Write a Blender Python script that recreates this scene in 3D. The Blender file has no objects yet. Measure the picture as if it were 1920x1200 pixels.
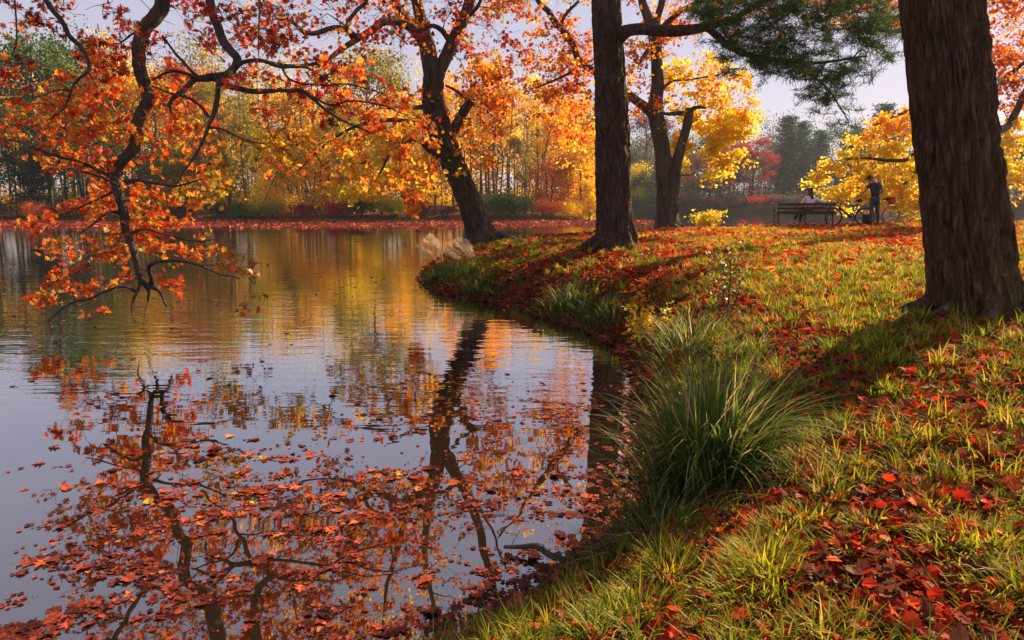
import bpy, math, random
import numpy as np
from mathutils import Vector, Matrix

RNG = np.random.default_rng(11)
random.seed(5)
SC = bpy.context.scene
COL = SC.collection
rad = math.radians

# ------------------------------------------------------------------ camera, sky, sun, exposure
CAM_H, PITCH, FPX = 2.1, rad(9.76), 1280.0
cd = bpy.data.cameras.new('camera'); cam = bpy.data.objects.new('camera', cd); COL.objects.link(cam)
cam.location = (0, 0, CAM_H); cam.rotation_euler = (rad(90) - PITCH, 0, 0)
cd.sensor_width = 36; cd.lens = 24; cd.clip_start = 0.05; cd.clip_end = 3000
SC.camera = cam
SUN_AZ, SUN_EL = rad(48), rad(31)
world = bpy.data.worlds.new('World'); SC.world = world; world.use_nodes = True
wt = world.node_tree; wt.nodes.clear()
sky = wt.nodes.new('ShaderNodeTexSky'); sky.sky_type = 'NISHITA'; sky.sun_disc = False
sky.sun_elevation = SUN_EL; sky.sun_rotation = SUN_AZ
sky.air_density = 1.0; sky.dust_density = 1.2; sky.ozone_density = 3.0
hs = wt.nodes.new('ShaderNodeMix'); hs.data_type = 'RGBA'; hs.blend_type = 'MULTIPLY'
hs.inputs[0].default_value = 1.0; hs.inputs[7].default_value = (1.0, 0.86, 0.93, 1)
bg = wt.nodes.new('ShaderNodeBackground'); bg.inputs[1].default_value = 0.074
wo = wt.nodes.new('ShaderNodeOutputWorld')
# a thin high veil of lilac cloud over the blue sky: pinkish low down, bluer overhead
wg = wt.nodes.new('ShaderNodeTexCoord'); ws = wt.nodes.new('ShaderNodeSeparateXYZ'); wr = wt.nodes.new('ShaderNodeValToRGB')
for q, (p_, c_) in zip([wr.color_ramp.elements[0], wr.color_ramp.elements[1], wr.color_ramp.elements.new(.22)], [(0, (4.9, 4.2, 4.6, 1)), (.7, (1.25, 2.1, 3.9, 1)), (.3, (3.6, 3.6, 4.5, 1))]): q.position = p_; q.color = c_
veil = wt.nodes.new('ShaderNodeMix'); veil.data_type = 'RGBA'; veil.inputs[0].default_value = .82
wt.links.new(wg.outputs['Generated'], ws.inputs[0]); wt.links.new(ws.outputs[2], wr.inputs[0])
wt.links.new(sky.outputs[0], hs.inputs[6]); wt.links.new(hs.outputs[2], veil.inputs[6]); wt.links.new(wr.outputs[0], veil.inputs[7])
wt.links.new(veil.outputs[2], bg.inputs[0]); wt.links.new(bg.outputs[0], wo.inputs[0])
sl = bpy.data.lights.new('sun', 'SUN'); sun = bpy.data.objects.new('sun', sl); COL.objects.link(sun)
sl.energy = 5.0; sl.angle = rad(0.55); sl.color = (1.0, 0.72, 0.43)
sdir = Vector((math.sin(SUN_AZ) * math.cos(SUN_EL), math.cos(SUN_AZ) * math.cos(SUN_EL), math.sin(SUN_EL)))
sun.rotation_euler = sdir.to_track_quat('Z', 'Y').to_euler()
sun.location = (30, 30, 40)
SC.view_settings.view_transform = 'Standard'; SC.view_settings.look = 'None'
SC.view_settings.exposure = 1.12; SC.view_settings.gamma = 1
SC.cycles.use_denoising = True
SC.cycles.max_bounces = 8; SC.cycles.transmission_bounces = 5; SC.cycles.diffuse_bounces = 3; SC.cycles.glossy_bounces = 3
SC.cycles.volume_bounces = 0; SC.cycles.caustics_reflective = False; SC.cycles.caustics_refractive = False
SC.cycles.sample_clamp_indirect = 4

CP, SP = math.cos(PITCH), math.sin(PITCH)
def ray(px, py):
    u = (px - 960) / FPX; v = (600 - py) / FPX
    return np.array([u, CP + v * SP, -SP + v * CP])
def P(px, py, Y):                     # world point seen at that picture place, Y metres away
    d = ray(px, py); return np.array([0, 0, CAM_H]) + d * (Y / d[1])
def W0(px, py):                       # point on the water level
    d = ray(px, py); return np.array([0, 0, CAM_H]) + d * (-CAM_H / d[2])

# ------------------------------------------------------------------ noise
def _h(i, j, k):
    n = (i * 374761393 + j * 668265263 + k * 1442695041) & 0xffffffff
    n = ((n ^ (n >> 13)) * 1274126177) & 0xffffffff
    n = n ^ (n >> 16)
    return n / 4294967295.0
def vn(x, y, z=0.0):
    x, y, z = np.broadcast_arrays(np.asarray(x, float), np.asarray(y, float), np.asarray(z, float))
    i, j, k = np.floor(x).astype(np.int64), np.floor(y).astype(np.int64), np.floor(z).astype(np.int64)
    fx, fy, fz = x - i, y - j, z - k
    fx = fx * fx * (3 - 2 * fx); fy = fy * fy * (3 - 2 * fy); fz = fz * fz * (3 - 2 * fz)
    r = 0
    for a in (0, 1):
        wa = fx if a else 1 - fx
        for b in (0, 1):
            wb = fy if b else 1 - fy
            for c in (0, 1):
                wc = fz if c else 1 - fz
                r = r + wa * wb * wc * _h(i + a, j + b, k + c)
    return r
def fbm(x, y, z=0.0, o=3):
    r, a, t = 0, 1.0, 0
    for q in range(o):
        r = r + a * vn(x * 2 ** q + 17.3 * q, y * 2 ** q + 9.1 * q, np.asarray(z) * 2 ** q); t += a; a *= .5
    return r / t
def sstep(a, b, x):
    t = np.clip((x - a) / (b - a), 0, 1); return t * t * (3 - 2 * t)

# ------------------------------------------------------------------ the lake outline and the height of the land
near = [W0(*q)[:2] for q in [(800, 533), (822, 545), (870, 557), (930, 567), (985, 580), (1040, 596), (1090, 612), (1140, 632), (1178, 655),
        (1208, 690), (1214, 740), (1212, 800), (1212, 850), (1212, 900), (1200, 960), (1155, 1010), (1130, 1060), (1075, 1110), (1010, 1160), (945, 1200)]]
LAKE = [tuple(q) for q in near] + [(-0.7, 2.55), (-1.5, 2.1), (-3.5, 1.3), (-8, 0), (-20, -4), (-60, -10), (-130, 20), (-135, 80), (-100, 84), (-80, 82), (-62, 83.5),
        (-48, 82.5), (-33, 83), (-20, 82), (-9, 83), (0, 82.2), (7, 83), (9.5, 87), (10.5, 96), (13, 120), (18, 149), (36, 151), (60, 151), (85, 150), (120, 153), (210, 120), (190, 60), (60, 40),
        (30, 34), (23, 32.5), (16, 32), (9.5, 31), (5, 28.6), (1.5, 26.2), (-0.6, 24.8), (-2.1, 23), (-2.75, 20.5), (-2.6, 18.6)]
LA = np.array(LAKE); LB = np.roll(LA, -1, axis=0)
def lake_d(x, y):                    # + on land, - over water
    x = np.asarray(x, float); y = np.asarray(y, float); sh = x.shape
    x = x.ravel(); y = y.ravel(); best = np.full(x.shape, 1e9); ins = np.zeros(x.shape, bool)
    for (ax, ay), (bx, by) in zip(LA, LB):
        dx, dy = bx - ax, by - ay
        t = np.clip(((x - ax) * dx + (y - ay) * dy) / (dx * dx + dy * dy), 0, 1)
        best = np.minimum(best, np.hypot(x - ax - t * dx, y - ay - t * dy))
        if dy != 0:
            c = (ay > y) != (by > y); xi = ax + (y - ay) * dx / dy
            ins ^= c & (x < xi)
    return np.where(ins, -best, best).reshape(sh)
def height(x, y, fine=True):
    x = np.asarray(x, float); y = np.asarray(y, float)
    d = lake_d(x, y)
    d = d + (vn(x * 1.1, y * 1.1) - .5) * .25 * sstep(0, 2.5, np.abs(d) + 1)
    zn = .42 + .63 * (1 - np.exp(-np.maximum(y, -3) / 5)) + .016 * np.clip(x, 0, 30)
    far = sstep(50, 75, y)
    zf = .7 + 1.3 * sstep(10, 40, x) + .006 * np.clip(d, 0, 200)
    zb = zn * (1 - far) + zf * far
    rise = np.where(far > .5, 2.5, .75 + .25 * sstep(8, 16, y))
    h = np.where(d > 0, zb * (1 - np.exp(-np.maximum(d, 0) / rise)), -1.2 * (1 - np.exp(np.minimum(d, 0) / .8)) - .01)
    if fine:
        lm = sstep(0, .5, d)
        h = h + lm * ((fbm(x * .7, y * .7, 3.3) - .5) * .16 + (vn(x * 3.1, y * 3.1, 1.7) - .5) * .045)
    return h
def hz(x, y): return float(height(np.array([x]), np.array([y]))[0])
def G(px, py):                       # where the sight line meets the land
    d = ray(px, py); Y = np.linspace(1.5, 60, 4000); s = Y / d[1]
    X, Z = d[0] * s, CAM_H + d[2] * s
    k = np.argmax(Z < np.maximum(height(X, Y), 0)); return np.array([X[k], Y[k], Z[k]])

# ------------------------------------------------------------------ node materials
def mat(name):
    m = bpy.data.materials.new(name); m.use_nodes = True; nt = m.node_tree; nt.nodes.clear()
    return m, nt, nt.nodes.new('ShaderNodeOutputMaterial')
def N(nt, t, **k):
    n = nt.nodes.new(t)
    for a, v in k.items():
        if a.startswith('i_'):
            key = a[2:]; key = int(key) if key.isdigit() else key.replace('_', ' ')
            n.inputs[key].default_value = v
        else: setattr(n, a, v)
    return n
def ramp(nt, stops, fac=None):
    r = nt.nodes.new('ShaderNodeValToRGB'); e = r.color_ramp.elements
    while len(e) < len(stops): e.new(.5)
    for q, (p, c) in zip(e, stops): q.position = p; q.color = (*c, 1)
    if fac is not None: nt.links.new(fac, r.inputs[0])
    return r
def leaf_mat(name, stops, trans=.5, gloss=.06, objcol=False, rough=.45, mottle=0):
    m, nt, o = mat(name); L = nt.links.new
    a = N(nt, 'ShaderNodeAttribute', attribute_name='tone'); r = ramp(nt, stops, a.outputs['Fac']); c = r.outputs[0]
    if objcol:
        oi = N(nt, 'ShaderNodeObjectInfo'); mx = N(nt, 'ShaderNodeMix', data_type='RGBA', blend_type='MULTIPLY'); mx.inputs[0].default_value = 1
        L(oi.outputs['Color'], mx.inputs[6]); L(c, mx.inputs[7]); c = mx.outputs[2]
    if mottle:
        tc = N(nt, 'ShaderNodeTexCoord'); nz = N(nt, 'ShaderNodeTexNoise', i_Scale=float(mottle), i_Detail=5.0, i_Roughness=.65); L(tc.outputs['Object'], nz.inputs[0])
        mr = ramp(nt, [(.3, (.55, .48, .45)), (.5, (1.0, .95, .9)), (.7, (1.35, 1.25, 1.1))], nz.outputs[0]); mx = N(nt, 'ShaderNodeMix', data_type='RGBA', blend_type='MULTIPLY'); mx.inputs[0].default_value = 1
        L(c, mx.inputs[6]); L(mr.outputs[0], mx.inputs[7]); c = mx.outputs[2]
    df = N(nt, 'ShaderNodeBsdfDiffuse'); tr = N(nt, 'ShaderNodeBsdfTranslucent'); gl = N(nt, 'ShaderNodeBsdfGlossy', i_Roughness=rough)
    m1 = N(nt, 'ShaderNodeMixShader'); m1.inputs[0].default_value = trans; m2 = N(nt, 'ShaderNodeMixShader'); m2.inputs[0].default_value = gloss
    L(c, df.inputs[0]); L(c, tr.inputs[0]); L(df.outputs[0], m1.inputs[1]); L(tr.outputs[0], m1.inputs[2])
    L(m1.outputs[0], m2.inputs[1]); L(gl.outputs[0], m2.inputs[2]); L(m2.outputs[0], o.inputs[0]); return m
def bark_mat(name, c0, c1, c2, sc=9.0, stretch=.16, bump=.6, dist=.03, moss=None):
    m, nt, o = mat(name); L = nt.links.new
    tc = N(nt, 'ShaderNodeTexCoord'); mp = N(nt, 'ShaderNodeMapping'); mp.inputs['Scale'].default_value = (1, 1, stretch)
    L(tc.outputs['Object'], mp.inputs[0])
    n1 = N(nt, 'ShaderNodeTexNoise', i_Scale=sc, i_Detail=6.0, i_Roughness=.62, i_Distortion=.5); L(mp.outputs[0], n1.inputs[0])
    v = N(nt, 'ShaderNodeTexVoronoi', feature='DISTANCE_TO_EDGE', i_Scale=sc * 1.6); 
    wp = N(nt, 'ShaderNodeVectorMath', operation='ADD'); sc2 = N(nt, 'ShaderNodeVectorMath', operation='SCALE'); sc2.inputs['Scale'].default_value = .12
    L(n1.outputs['Color'], sc2.inputs[0]); L(mp.outputs[0], wp.inputs[0]); L(sc2.outputs[0], wp.inputs[1]); L(wp.outputs[0], v.inputs[0])
    r = ramp(nt, [(.28, c0), (.5, c1), (.75, c2)], n1.outputs[0])
    big = N(nt, 'ShaderNodeTexNoise', i_Scale=1.3, i_Detail=3.0); L(tc.outputs['Object'], big.inputs[0])
    c = r.outputs[0]
    if moss:
        mr = N(nt, 'ShaderNodeMapRange', i_1=.55, i_2=.7); L(big.outputs[0], mr.inputs[0])
        mx = N(nt, 'ShaderNodeMix', data_type='RGBA'); mx.inputs[7].default_value = (*moss, 1); L(mr.outputs[0], mx.inputs[0]); L(c, mx.inputs[6]); c = mx.outputs[2]
    mv = N(nt, 'ShaderNodeMapRange', i_1=0.0, i_2=.22); L(v.outputs[0], mv.inputs[0])
    ad = N(nt, 'ShaderNodeMath', operation='MULTIPLY_ADD'); ad.inputs[1].default_value = .6; L(n1.outputs[0], ad.inputs[2]); L(mv.outputs[0], ad.inputs[0])
    bp = N(nt, 'ShaderNodeBump', i_Strength=bump, i_Distance=dist); L(ad.outputs[0], bp.inputs['Height'])
    b = N(nt, 'ShaderNodeBsdfPrincipled', i_Roughness=.88); b.inputs['Specular IOR Level'].default_value = .25
    L(c, b.inputs['Base Color']); L(bp.outputs[0], b.inputs['Normal']); L(b.outputs[0], o.inputs[0]); return m
def flat_mat(name, c, rough=.6, metal=0.0, var=.25, sc=30.0, spec=.4):
    m, nt, o = mat(name); L = nt.links.new
    tc = N(nt, 'ShaderNodeTexCoord'); n = N(nt, 'ShaderNodeTexNoise', i_Scale=sc, i_Detail=4.0); L(tc.outputs['Object'], n.inputs[0])
    r = ramp(nt, [(.3, tuple(q * (1 - var) for q in c)), (.7, tuple(min(1, q * (1 + var)) for q in c))], n.outputs[0])
    b = N(nt, 'ShaderNodeBsdfPrincipled', i_Roughness=rough, i_Metallic=metal); b.inputs['Specular IOR Level'].default_value = spec
    bp = N(nt, 'ShaderNodeBump', i_Strength=.15, i_Distance=.005); L(n.outputs[0], bp.inputs['Height']); L(bp.outputs[0], b.inputs['Normal'])
    L(r.outputs[0], b.inputs['Base Color']); L(b.outputs[0], o.inputs[0]); return m

M = {}
RED = [(0, (.22, .014, .010)), (.2, (.52, .03, .010)), (.44, (.88, .12, .012)), (.7, (.96, .32, .02)), (.94, (.92, .55, .06)), (1, (.30, .32, .05))]
M['red_leaf'] = leaf_mat('red_oak_leaf', RED, .55, .04, mottle=12)
M['orange_leaf'] = leaf_mat('orange_leaf', [(0, (.45, .07, .015)), (.35, (.80, .19, .02)), (.7, (.95, .42, .03)), (1, (.97, .66, .07))], .66, .02)
M['yellow_leaf'] = leaf_mat('yellow_leaf', [(0, (.90, .34, .02)), (.3, (.96, .58, .03)), (.65, (.97, .76, .05)), (1, (.90, .86, .14))], .68, .02)
M['needle'] = leaf_mat('pine_needle', [(0, (.02, .065, .014)), (.6, (.07, .15, .025)), (.9, (.18, .22, .035)), (1, (.42, .22, .05))], .45, .02)
M['far_leaf'] = leaf_mat('far_foliage', [(0, (.65, .60, .58)), (.5, (1.0, .97, .9)), (1, (1.25, 1.2, 1.0))], .68, .01, objcol=True)
M['fallen'] = leaf_mat('fallen_leaf', [(0, (.08, .028, .016)), (.16, (.20, .085, .045)), (.28, (.28, .045, .022)), (.44, (.50, .028, .014)), (.60, (.72, .06, .016)), (.74, (.74, .16, .025)), (.86, (.66, .24, .05)), (1, (.80, .46, .07))], .42, .012, mottle=38)
M['floating'] = leaf_mat('floating_leaf', [(0, (.05, .016, .012)), (.3, (.15, .035, .025)), (.55, (.30, .06, .04)), (.75, (.55, .10, .05)), (.93, (.62, .22, .08)), (1, (.55, .38, .06))], .15, .03, rough=.45, mottle=42)
M['grass'] = leaf_mat('grass_blade', [(0, (.06, .11, .010)), (.35, (.19, .25, .016)), (.7, (.43, .42, .025)), (.9, (.66, .52, .05)), (1, (.62, .40, .14))], .5, .015)
M['sedge'] = leaf_mat('sedge_blade', [(0, (.03, .075, .02)), (.5, (.075, .15, .025)), (.85, (.17, .25, .035)), (.95, (.42, .42, .10)), (1, (.60, .46, .24))], .55, .02)
M['straw'] = leaf_mat('dry_straw', [(0, (.70, .52, .33)), (1, (.95, .82, .62))], .5, .02)
M['oak_bark'] = bark_mat('oak_bark', (.028, .022, .018), (.085, .068, .054), (.17, .14, .115), 7, .2, .8, .04, (.075, .075, .03))
M['pine_bark'] = bark_mat('pine_bark', (.026, .016, .012), (.10, .065, .048), (.23, .155, .115), 12, .28, 1.0, .045)
M['big_bark'] = bark_mat('furrowed_bark', (.03, .014, .009), (.15, .080, .050), (.30, .17, .11), 13, .22, 1.0, .05)
M['twig'] = bark_mat('twig_bark', (.03, .02, .016), (.07, .05, .04), (.13, .10, .08), 14, .5, .3, .01)
M['pale_bark'] = bark_mat('pale_bark', (.10, .09, .075), (.24, .21, .18), (.42, .39, .34), 3, .3, .2, .02)
M['grey_bark'] = bark_mat('grey_bark', (.03, .026, .022), (.09, .075, .06), (.16, .14, .12), 3, .3, .3, .03)

# ------------------------------------------------------------------ mesh building
def mesh_np(name, V, faces, m, tone=None, smooth=True):
    """faces: list of (n,k) int arrays"""
    me = bpy.data.meshes.new(name); V = np.ascontiguousarray(V, dtype=np.float32)
    me.vertices.add(len(V)); me.vertices.foreach_set('co', V.ravel())
    faces = [f for f in faces if len(f)]
    loops = np.concatenate([f.ravel() for f in faces]).astype(np.int32)
    tot = np.concatenate([np.full(len(f), f.shape[1]) for f in faces]).astype(np.int32)
    st = np.concatenate([[0], np.cumsum(tot)[:-1]]).astype(np.int32)
    me.loops.add(len(loops)); me.loops.foreach_set('vertex_index', loops)
    me.polygons.add(len(tot)); me.polygons.foreach_set('loop_start', st); me.polygons.foreach_set('loop_total', tot)
    me.polygons.foreach_set('use_smooth', np.full(len(tot), smooth))
    if tone is not None:
        a = me.attributes.new('tone', 'FLOAT', 'POINT'); a.data.foreach_set('value', np.ascontiguousarray(tone, dtype=np.float32))
    me.update(calc_edges=True); me.validate()
    if m: me.materials.append(m)
    return me
def obj(name, me, parent=None, loc=None):
    o = bpy.data.objects.new(name, me); COL.objects.link(o)
    if parent is not None: o.parent = parent
    if loc is not None: o.location = loc
    return o
def tag(o, label=None, cat=None, group=None, kind=None):
    if label: o['label'] = label
    if cat: o['category'] = cat
    if group: o['group'] = group
    if kind: o['kind'] = kind
    return o
def thing(name, label, cat, loc=(0, 0, 0), rz=0, group=None):
    o = bpy.data.objects.new(name, None); COL.objects.link(o); o.location = loc; o.rotation_euler = (0, 0, rz); o.empty_display_size = .2
    return tag(o, label, cat, group)

class MB:
    def __init__(s): s.V = []; s.F = {}; s.T = []; s.n = 0
    def add(s, V, faces, tone=None):
        V = np.asarray(V, float); s.V.append(V); s.T.append(np.zeros(len(V)) if tone is None else np.broadcast_to(tone, (len(V),)))
        for f in faces:
            f = np.atleast_2d(np.asarray(f, dtype=np.int64)); s.F.setdefault(f.shape[1], []).append(f + s.n)
        s.n += len(V)
    def mesh(s, name, m, org=None, smooth=True, tone=False):
        V = np.concatenate(s.V)
        if org is not None: V = V - np.asarray(org)
        return mesh_np(name, V, [np.concatenate(f) for f in s.F.values()], m, np.concatenate(s.T) if tone else None, smooth)
    def tube(s, pts, radii, sides=8, fn=None, cap=True):
        pts = np.asarray(pts, float); n = len(pts); radii = np.broadcast_to(np.asarray(radii, float), (n,))
        T = np.gradient(pts, axis=0); T /= np.linalg.norm(T, axis=1)[:, None] + 1e-9
        u = np.cross(T[0], [0, 1, 0] if abs(T[0][1]) < .9 else [1, 0, 0]); u /= np.linalg.norm(u)
        U = np.empty_like(T)
        for i in range(n):
            u = u - T[i] * np.dot(u, T[i]); u /= np.linalg.norm(u) + 1e-9; U[i] = u
        B = np.cross(T, U); a = np.linspace(0, 2 * np.pi, sides, endpoint=False)
        R = radii[:, None] * np.ones(sides)[None]
        C, S = np.cos(a), np.sin(a)
        D = U[:, None] * C[None, :, None] + B[:, None] * S[None, :, None]
        if fn is not None: R = fn(pts[:, None] + D * R[..., None], R, a)
        V = (pts[:, None] + D * R[..., None]).reshape(-1, 3)
        i = np.arange(n - 1)[:, None] * sides; j = np.arange(sides)[None]; j2 = (j + 1) % sides
        q = np.stack([i + j, i + j2, i + sides + j2, i + sides + j], -1).reshape(-1, 4)
        f = [q]
        if cap: f += [np.arange(sides)[::-1][None], (np.arange(sides) + (n - 1) * sides)[None]]
        s.add(V, f)
    def box(s, c, d, R=None, bev=0):
        sx, sy, sz = np.asarray(d) / 2; b = bev or min(d) * .12
        bm_pts = []
        for z, k in ((-sz, b), (-sz + b, 0), (sz - b, 0), (sz, b)):
            X, Y = sx - k, sy - k; e = min(b, X * .5, Y * .5)
            bm_pts += [(X - e, -Y, z), (X, -Y + e, z), (X, Y - e, z), (X - e, Y, z), (-X + e, Y, z), (-X, Y - e, z), (-X, -Y + e, z), (-X + e, -Y, z)]
        V = np.array(bm_pts)
        if R is not None: V = V @ np.asarray(R).T
        V = V + np.asarray(c); j = np.arange(8); j2 = (j + 1) % 8; f = []
        for r in range(3): f.append(np.stack([r * 8 + j, r * 8 + j2, r * 8 + 8 + j2, r * 8 + 8 + j], -1))
        f += [np.arange(8)[::-1][None], (np.arange(8) + 24)[None]]
        s.add(V, f)
    def torus(s, c, R, r, n=40, m=8, Mx=None):
        a = np.linspace(0, 2 * np.pi, n, endpoint=False); b = np.linspace(0, 2 * np.pi, m, endpoint=False)
        A, Bb = np.meshgrid(a, b, indexing='ij')
        V = np.stack([(R + r * np.cos(Bb)) * np.cos(A), r * np.sin(Bb), (R + r * np.cos(Bb)) * np.sin(A)], -1).reshape(-1, 3)
        if Mx is not None: V = V @ np.asarray(Mx).T
        i = np.arange(n)[:, None]; i2 = (i + 1) % n; j = np.arange(m)[None]; j2 = (j + 1) % m
        s.add(V + np.asarray(c), [np.stack([i * m + j, i2 * m + j, i2 * m + j2, i * m + j2], -1).reshape(-1, 4)])

def smooth_path(pts, radii, step=.1):
    pts = np.asarray(pts, float); radii = np.asarray(radii, float); n = len(pts)
    Q = np.vstack([2 * pts[0] - pts[1], pts, 2 * pts[-1] - pts[-2]]); out = []; ro = []
    for i in range(n - 1):
        p0, p1, p2, p3 = Q[i:i + 4]; k = max(2, int(np.linalg.norm(p2 - p1) / step)); t = np.linspace(0, 1, k, endpoint=False)[:, None]
        out.append(.5 * (2 * p1 + (p2 - p0) * t + (2 * p0 - 5 * p1 + 4 * p2 - p3) * t ** 2 + (3 * p1 - p0 - 3 * p2 + p3) * t ** 3))
        ro.append(radii[i] + (radii[i + 1] - radii[i]) * t[:, 0])
    return np.vstack(out + [pts[-1:]]), np.concatenate(ro + [radii[-1:]])

def bark_fn(base_z=None, flare=.0, amp=.06, k=7, vs=.9, seed=0.0, lobes=5, lump=.05, flare_h=.45):
    def fn(Pn, R, a):
        A = a[None, :] + 0 * R; z = Pn[..., 2]
        cx, cy = np.cos(A) * k * .32, np.sin(A) * k * .32
        wz = z + .5 * (vn(cx * .7, cy * .7, z * .7 + seed) - .5)
        n1 = vn(cx * 2.2 + seed, cy * 2.2, wz * vs); n2 = vn(cx * 4.6 + seed, cy * 4.6, wz * vs * 2.3)
        fur = 1 - np.abs(2 * n1 - 1); fur2 = 1 - np.abs(2 * n2 - 1)
        r = R * (1 - amp * np.maximum(0, fur - .55) / .45 * 1.6 - amp * .55 * np.maximum(0, fur2 - .5) / .5 + lump * (vn(cx * .6, cy * .6, z * .8 + seed) - .5) * 2)
        if base_z is not None:
            hh = np.maximum(z - base_z, 0)
            r = r * (1 + flare * np.exp(-hh / flare_h) * (.55 + .45 * np.cos(A * lobes + seed + 1.5 * np.sin(A * 2 + seed)) + .3 * vn(cx * 2, cy * 2, seed)))
        return r
    return fn

# leaf templates: (verts, faces)
def oak_leaf():
    half = [(0, 0), (.05, .14), (.20, .15), (.10, .27), (.36, .33), (.40, .42), (.13, .47), (.33, .66), (.30, .74), (.09, .74), (.10, .88), (0, 1)]
    n = len(half); R = [(x, y) for x, y in half]; Lh = [(-x, y) for x, y in half[1:-1]]
    V = np.array([(x, y, .22 * abs(x) - .18 * (y - .4) ** 2) for x, y in R + Lh])
    f1 = list(range(n)); f2 = [0] + [n - 1] + list(range(n + len(Lh) - 1, n - 1, -1))
    f2 = [n - 1] + list(range(n + len(Lh) - 1, n - 1, -1)) + [0]
    V[:, 1] -= .1
    return V * np.array([1.15, 1, 1]), [f1, f2]
def maple_leaf():
    half = [(0, 0), (.22, .02), (.42, .12), (.34, .24), (.52, .40), (.30, .45), (.30, .68), (.14, .62), (0, 1)]
    n = len(half); Lh = [(-x, y) for x, y in half[1:-1]]
    V = np.array([(x, y, .18 * abs(x) - .2 * (y - .4) ** 2) for x, y in half + Lh])
    return V, [list(range(n)), [n - 1] + list(range(n + len(Lh) - 1, n - 1, -1)) + [0]]
OAK, MAPLE = oak_leaf(), maple_leaf()
MID = (np.array([(0, 0, 0), (.42, .25, .08), (.30, .75, .05), (0, 1, -.05), (-.30, .72, .05), (-.42, .28, .1)]), [[0, 1, 2, 3], [0, 3, 4, 5]])
DIA = (np.array([(0, 0, 0), (.42, .45, .1), (0, 1, 0), (-.4, .55, .08)]), [[0, 1, 2, 3]])
def rot_from(nrm, rng):
    nrm = nrm / (np.linalg.norm(nrm, axis=1)[:, None] + 1e-9); r = rng.normal(size=nrm.shape)
    t = r - nrm * np.sum(r * nrm, 1)[:, None]; t /= np.linalg.norm(t, axis=1)[:, None] + 1e-9
    return np.stack([np.cross(t, nrm), t, nrm], -1)     # columns x,y(tip),z(normal)
def scatter(mb, tpl, pos, R, scale, tone):
    V, F = tpl; n = len(pos)
    if n == 0: return
    W = np.einsum('nij,kj->nki', R, V) * np.asarray(scale)[:, None, None] + pos[:, None]
    k = len(V); off = (np.arange(n) * k)[:, None]
    mb.add(W.reshape(-1, 3), [np.asarray(f)[None] + off for f in F], np.repeat(tone, k))

# ------------------------------------------------------------------ trees grown from limbs towards clumps
class Skel:
    def __init__(s, rng): s.nodes = []; s.rad = []; s.rng = rng; s.tw = MB(); s.tips = []
    def limb_nodes(s, pts, r, every=3):
        s.nodes += list(pts[::every]); s.rad += list(r[::every])
    def grow(s, targets, kink=.16, rmax=.06, droop=.0, sides=5, k0=.010):
        rng = s.rng; T = np.asarray(targets, float); N0 = np.array(s.nodes)
        d = np.array([np.min(np.linalg.norm(N0 - t, axis=1)) for t in T]); A = np.array(s.nodes); Rr = np.array(s.rad)
        bufA = [A]; 
        for i in np.argsort(d):
            t = T[i]; dd = np.linalg.norm(A - t, axis=1) * (1 + .25 * (A[:, 2] > t[2] + .5)); j = int(np.argmin(dd)); p = A[j]; L = np.linalg.norm(t - p)
            if L < .05: s.tips.append((t, t - p)); continue
            n = max(3, int(L / .28) + 2); n = min(n, 14); q = np.linspace(0, 1, n)[:, None]; pts = p + (t - p) * q
            off = rng.normal(size=(n, 3)) * kink * min(L, 1.6) * .35; off = np.cumsum(off, 0); off = off - q * off[-1]; off[0] = 0
            pts = pts + off; pts[:, 2] += (q[:, 0] * (1 - q[:, 0])) * L * (.25 - droop)
            r0 = min(Rr[j] * .75, rmax, k0 + .016 * L); rr = np.linspace(r0, max(.0035, r0 * .35), n)
            s.tw.tube(pts, rr, sides, cap=False)
            A = np.vstack([A, pts[1:]]); Rr = np.concatenate([Rr, rr[1:]]); s.tips.append((t, pts[-1] - pts[-2]))
        s.nodes = list(A); s.rad = list(Rr)
    def clump(s, mb, tpl, size, per, rc, tone=(.0, 1.0), flat=.6, hang=.3, subs=3, twigs=True, up=.25, sjit=.3):
        rng = s.rng
        for (t, dr) in s.tips:
            n = max(1, int(rng.normal(per, per * .35))); rcl = rc * rng.uniform(.6, 1.35); base = rng.uniform(*tone)
            ends = t + rng.normal(size=(subs, 3)) * rcl * np.array([.75, .75, .45])
            if twigs:
                for e in ends:
                    md = (t + e) / 2 + rng.normal(size=3) * rcl * .18; s.tw.tube([t, md, e], [.0055, .004, .0025], 3, cap=False)
            w = rng.integers(0, subs, n); q = rng.uniform(.3, 1.05, n)[:, None]
            pos = t + (ends[w] - t) * q + rng.normal(size=(n, 3)) * rcl * .28 * np.array([1, 1, flat])
            nr = rng.normal(size=(n, 3)) * .75 + np.array([0, 0, up]); R = rot_from(nr, rng)
            sc = size * rng.uniform(1 - sjit, 1 + sjit, n)
            scatter(mb, tpl, pos, R, sc, np.clip(base + rng.normal(size=n) * .16, 0, 1))
        s.tips = []

def poly_pts(poly, n, Y0, Y1, rng):
    poly = np.array(poly, float); lo, hi = poly.min(0), poly.max(0); out = []
    while len(out) < n:
        x, y = rng.uniform(lo[0], hi[0]), rng.uniform(lo[1], hi[1]); c = False; j = len(poly) - 1
        for i in range(len(poly)):
            if (poly[i][1] > y) != (poly[j][1] > y) and x < (poly[j][0] - poly[i][0]) * (y - poly[i][1]) / (poly[j][1] - poly[i][1]) + poly[i][0]: c = not c
            j = i
        if c: out.append(P(x, y, rng.uniform(Y0, Y1)))
    return out
def ell_pts(c, r, n, rng, hollow=.0, zmin=None):
    out = []
    while len(out) < n:
        v = rng.uniform(-1, 1, 3); L = np.linalg.norm(v)
        if L > 1 or L < hollow: continue
        p = np.asarray(c) + v * np.asarray(r)
        if zmin is not None and p[2] < zmin: continue
        out.append(p)
    return out

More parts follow.
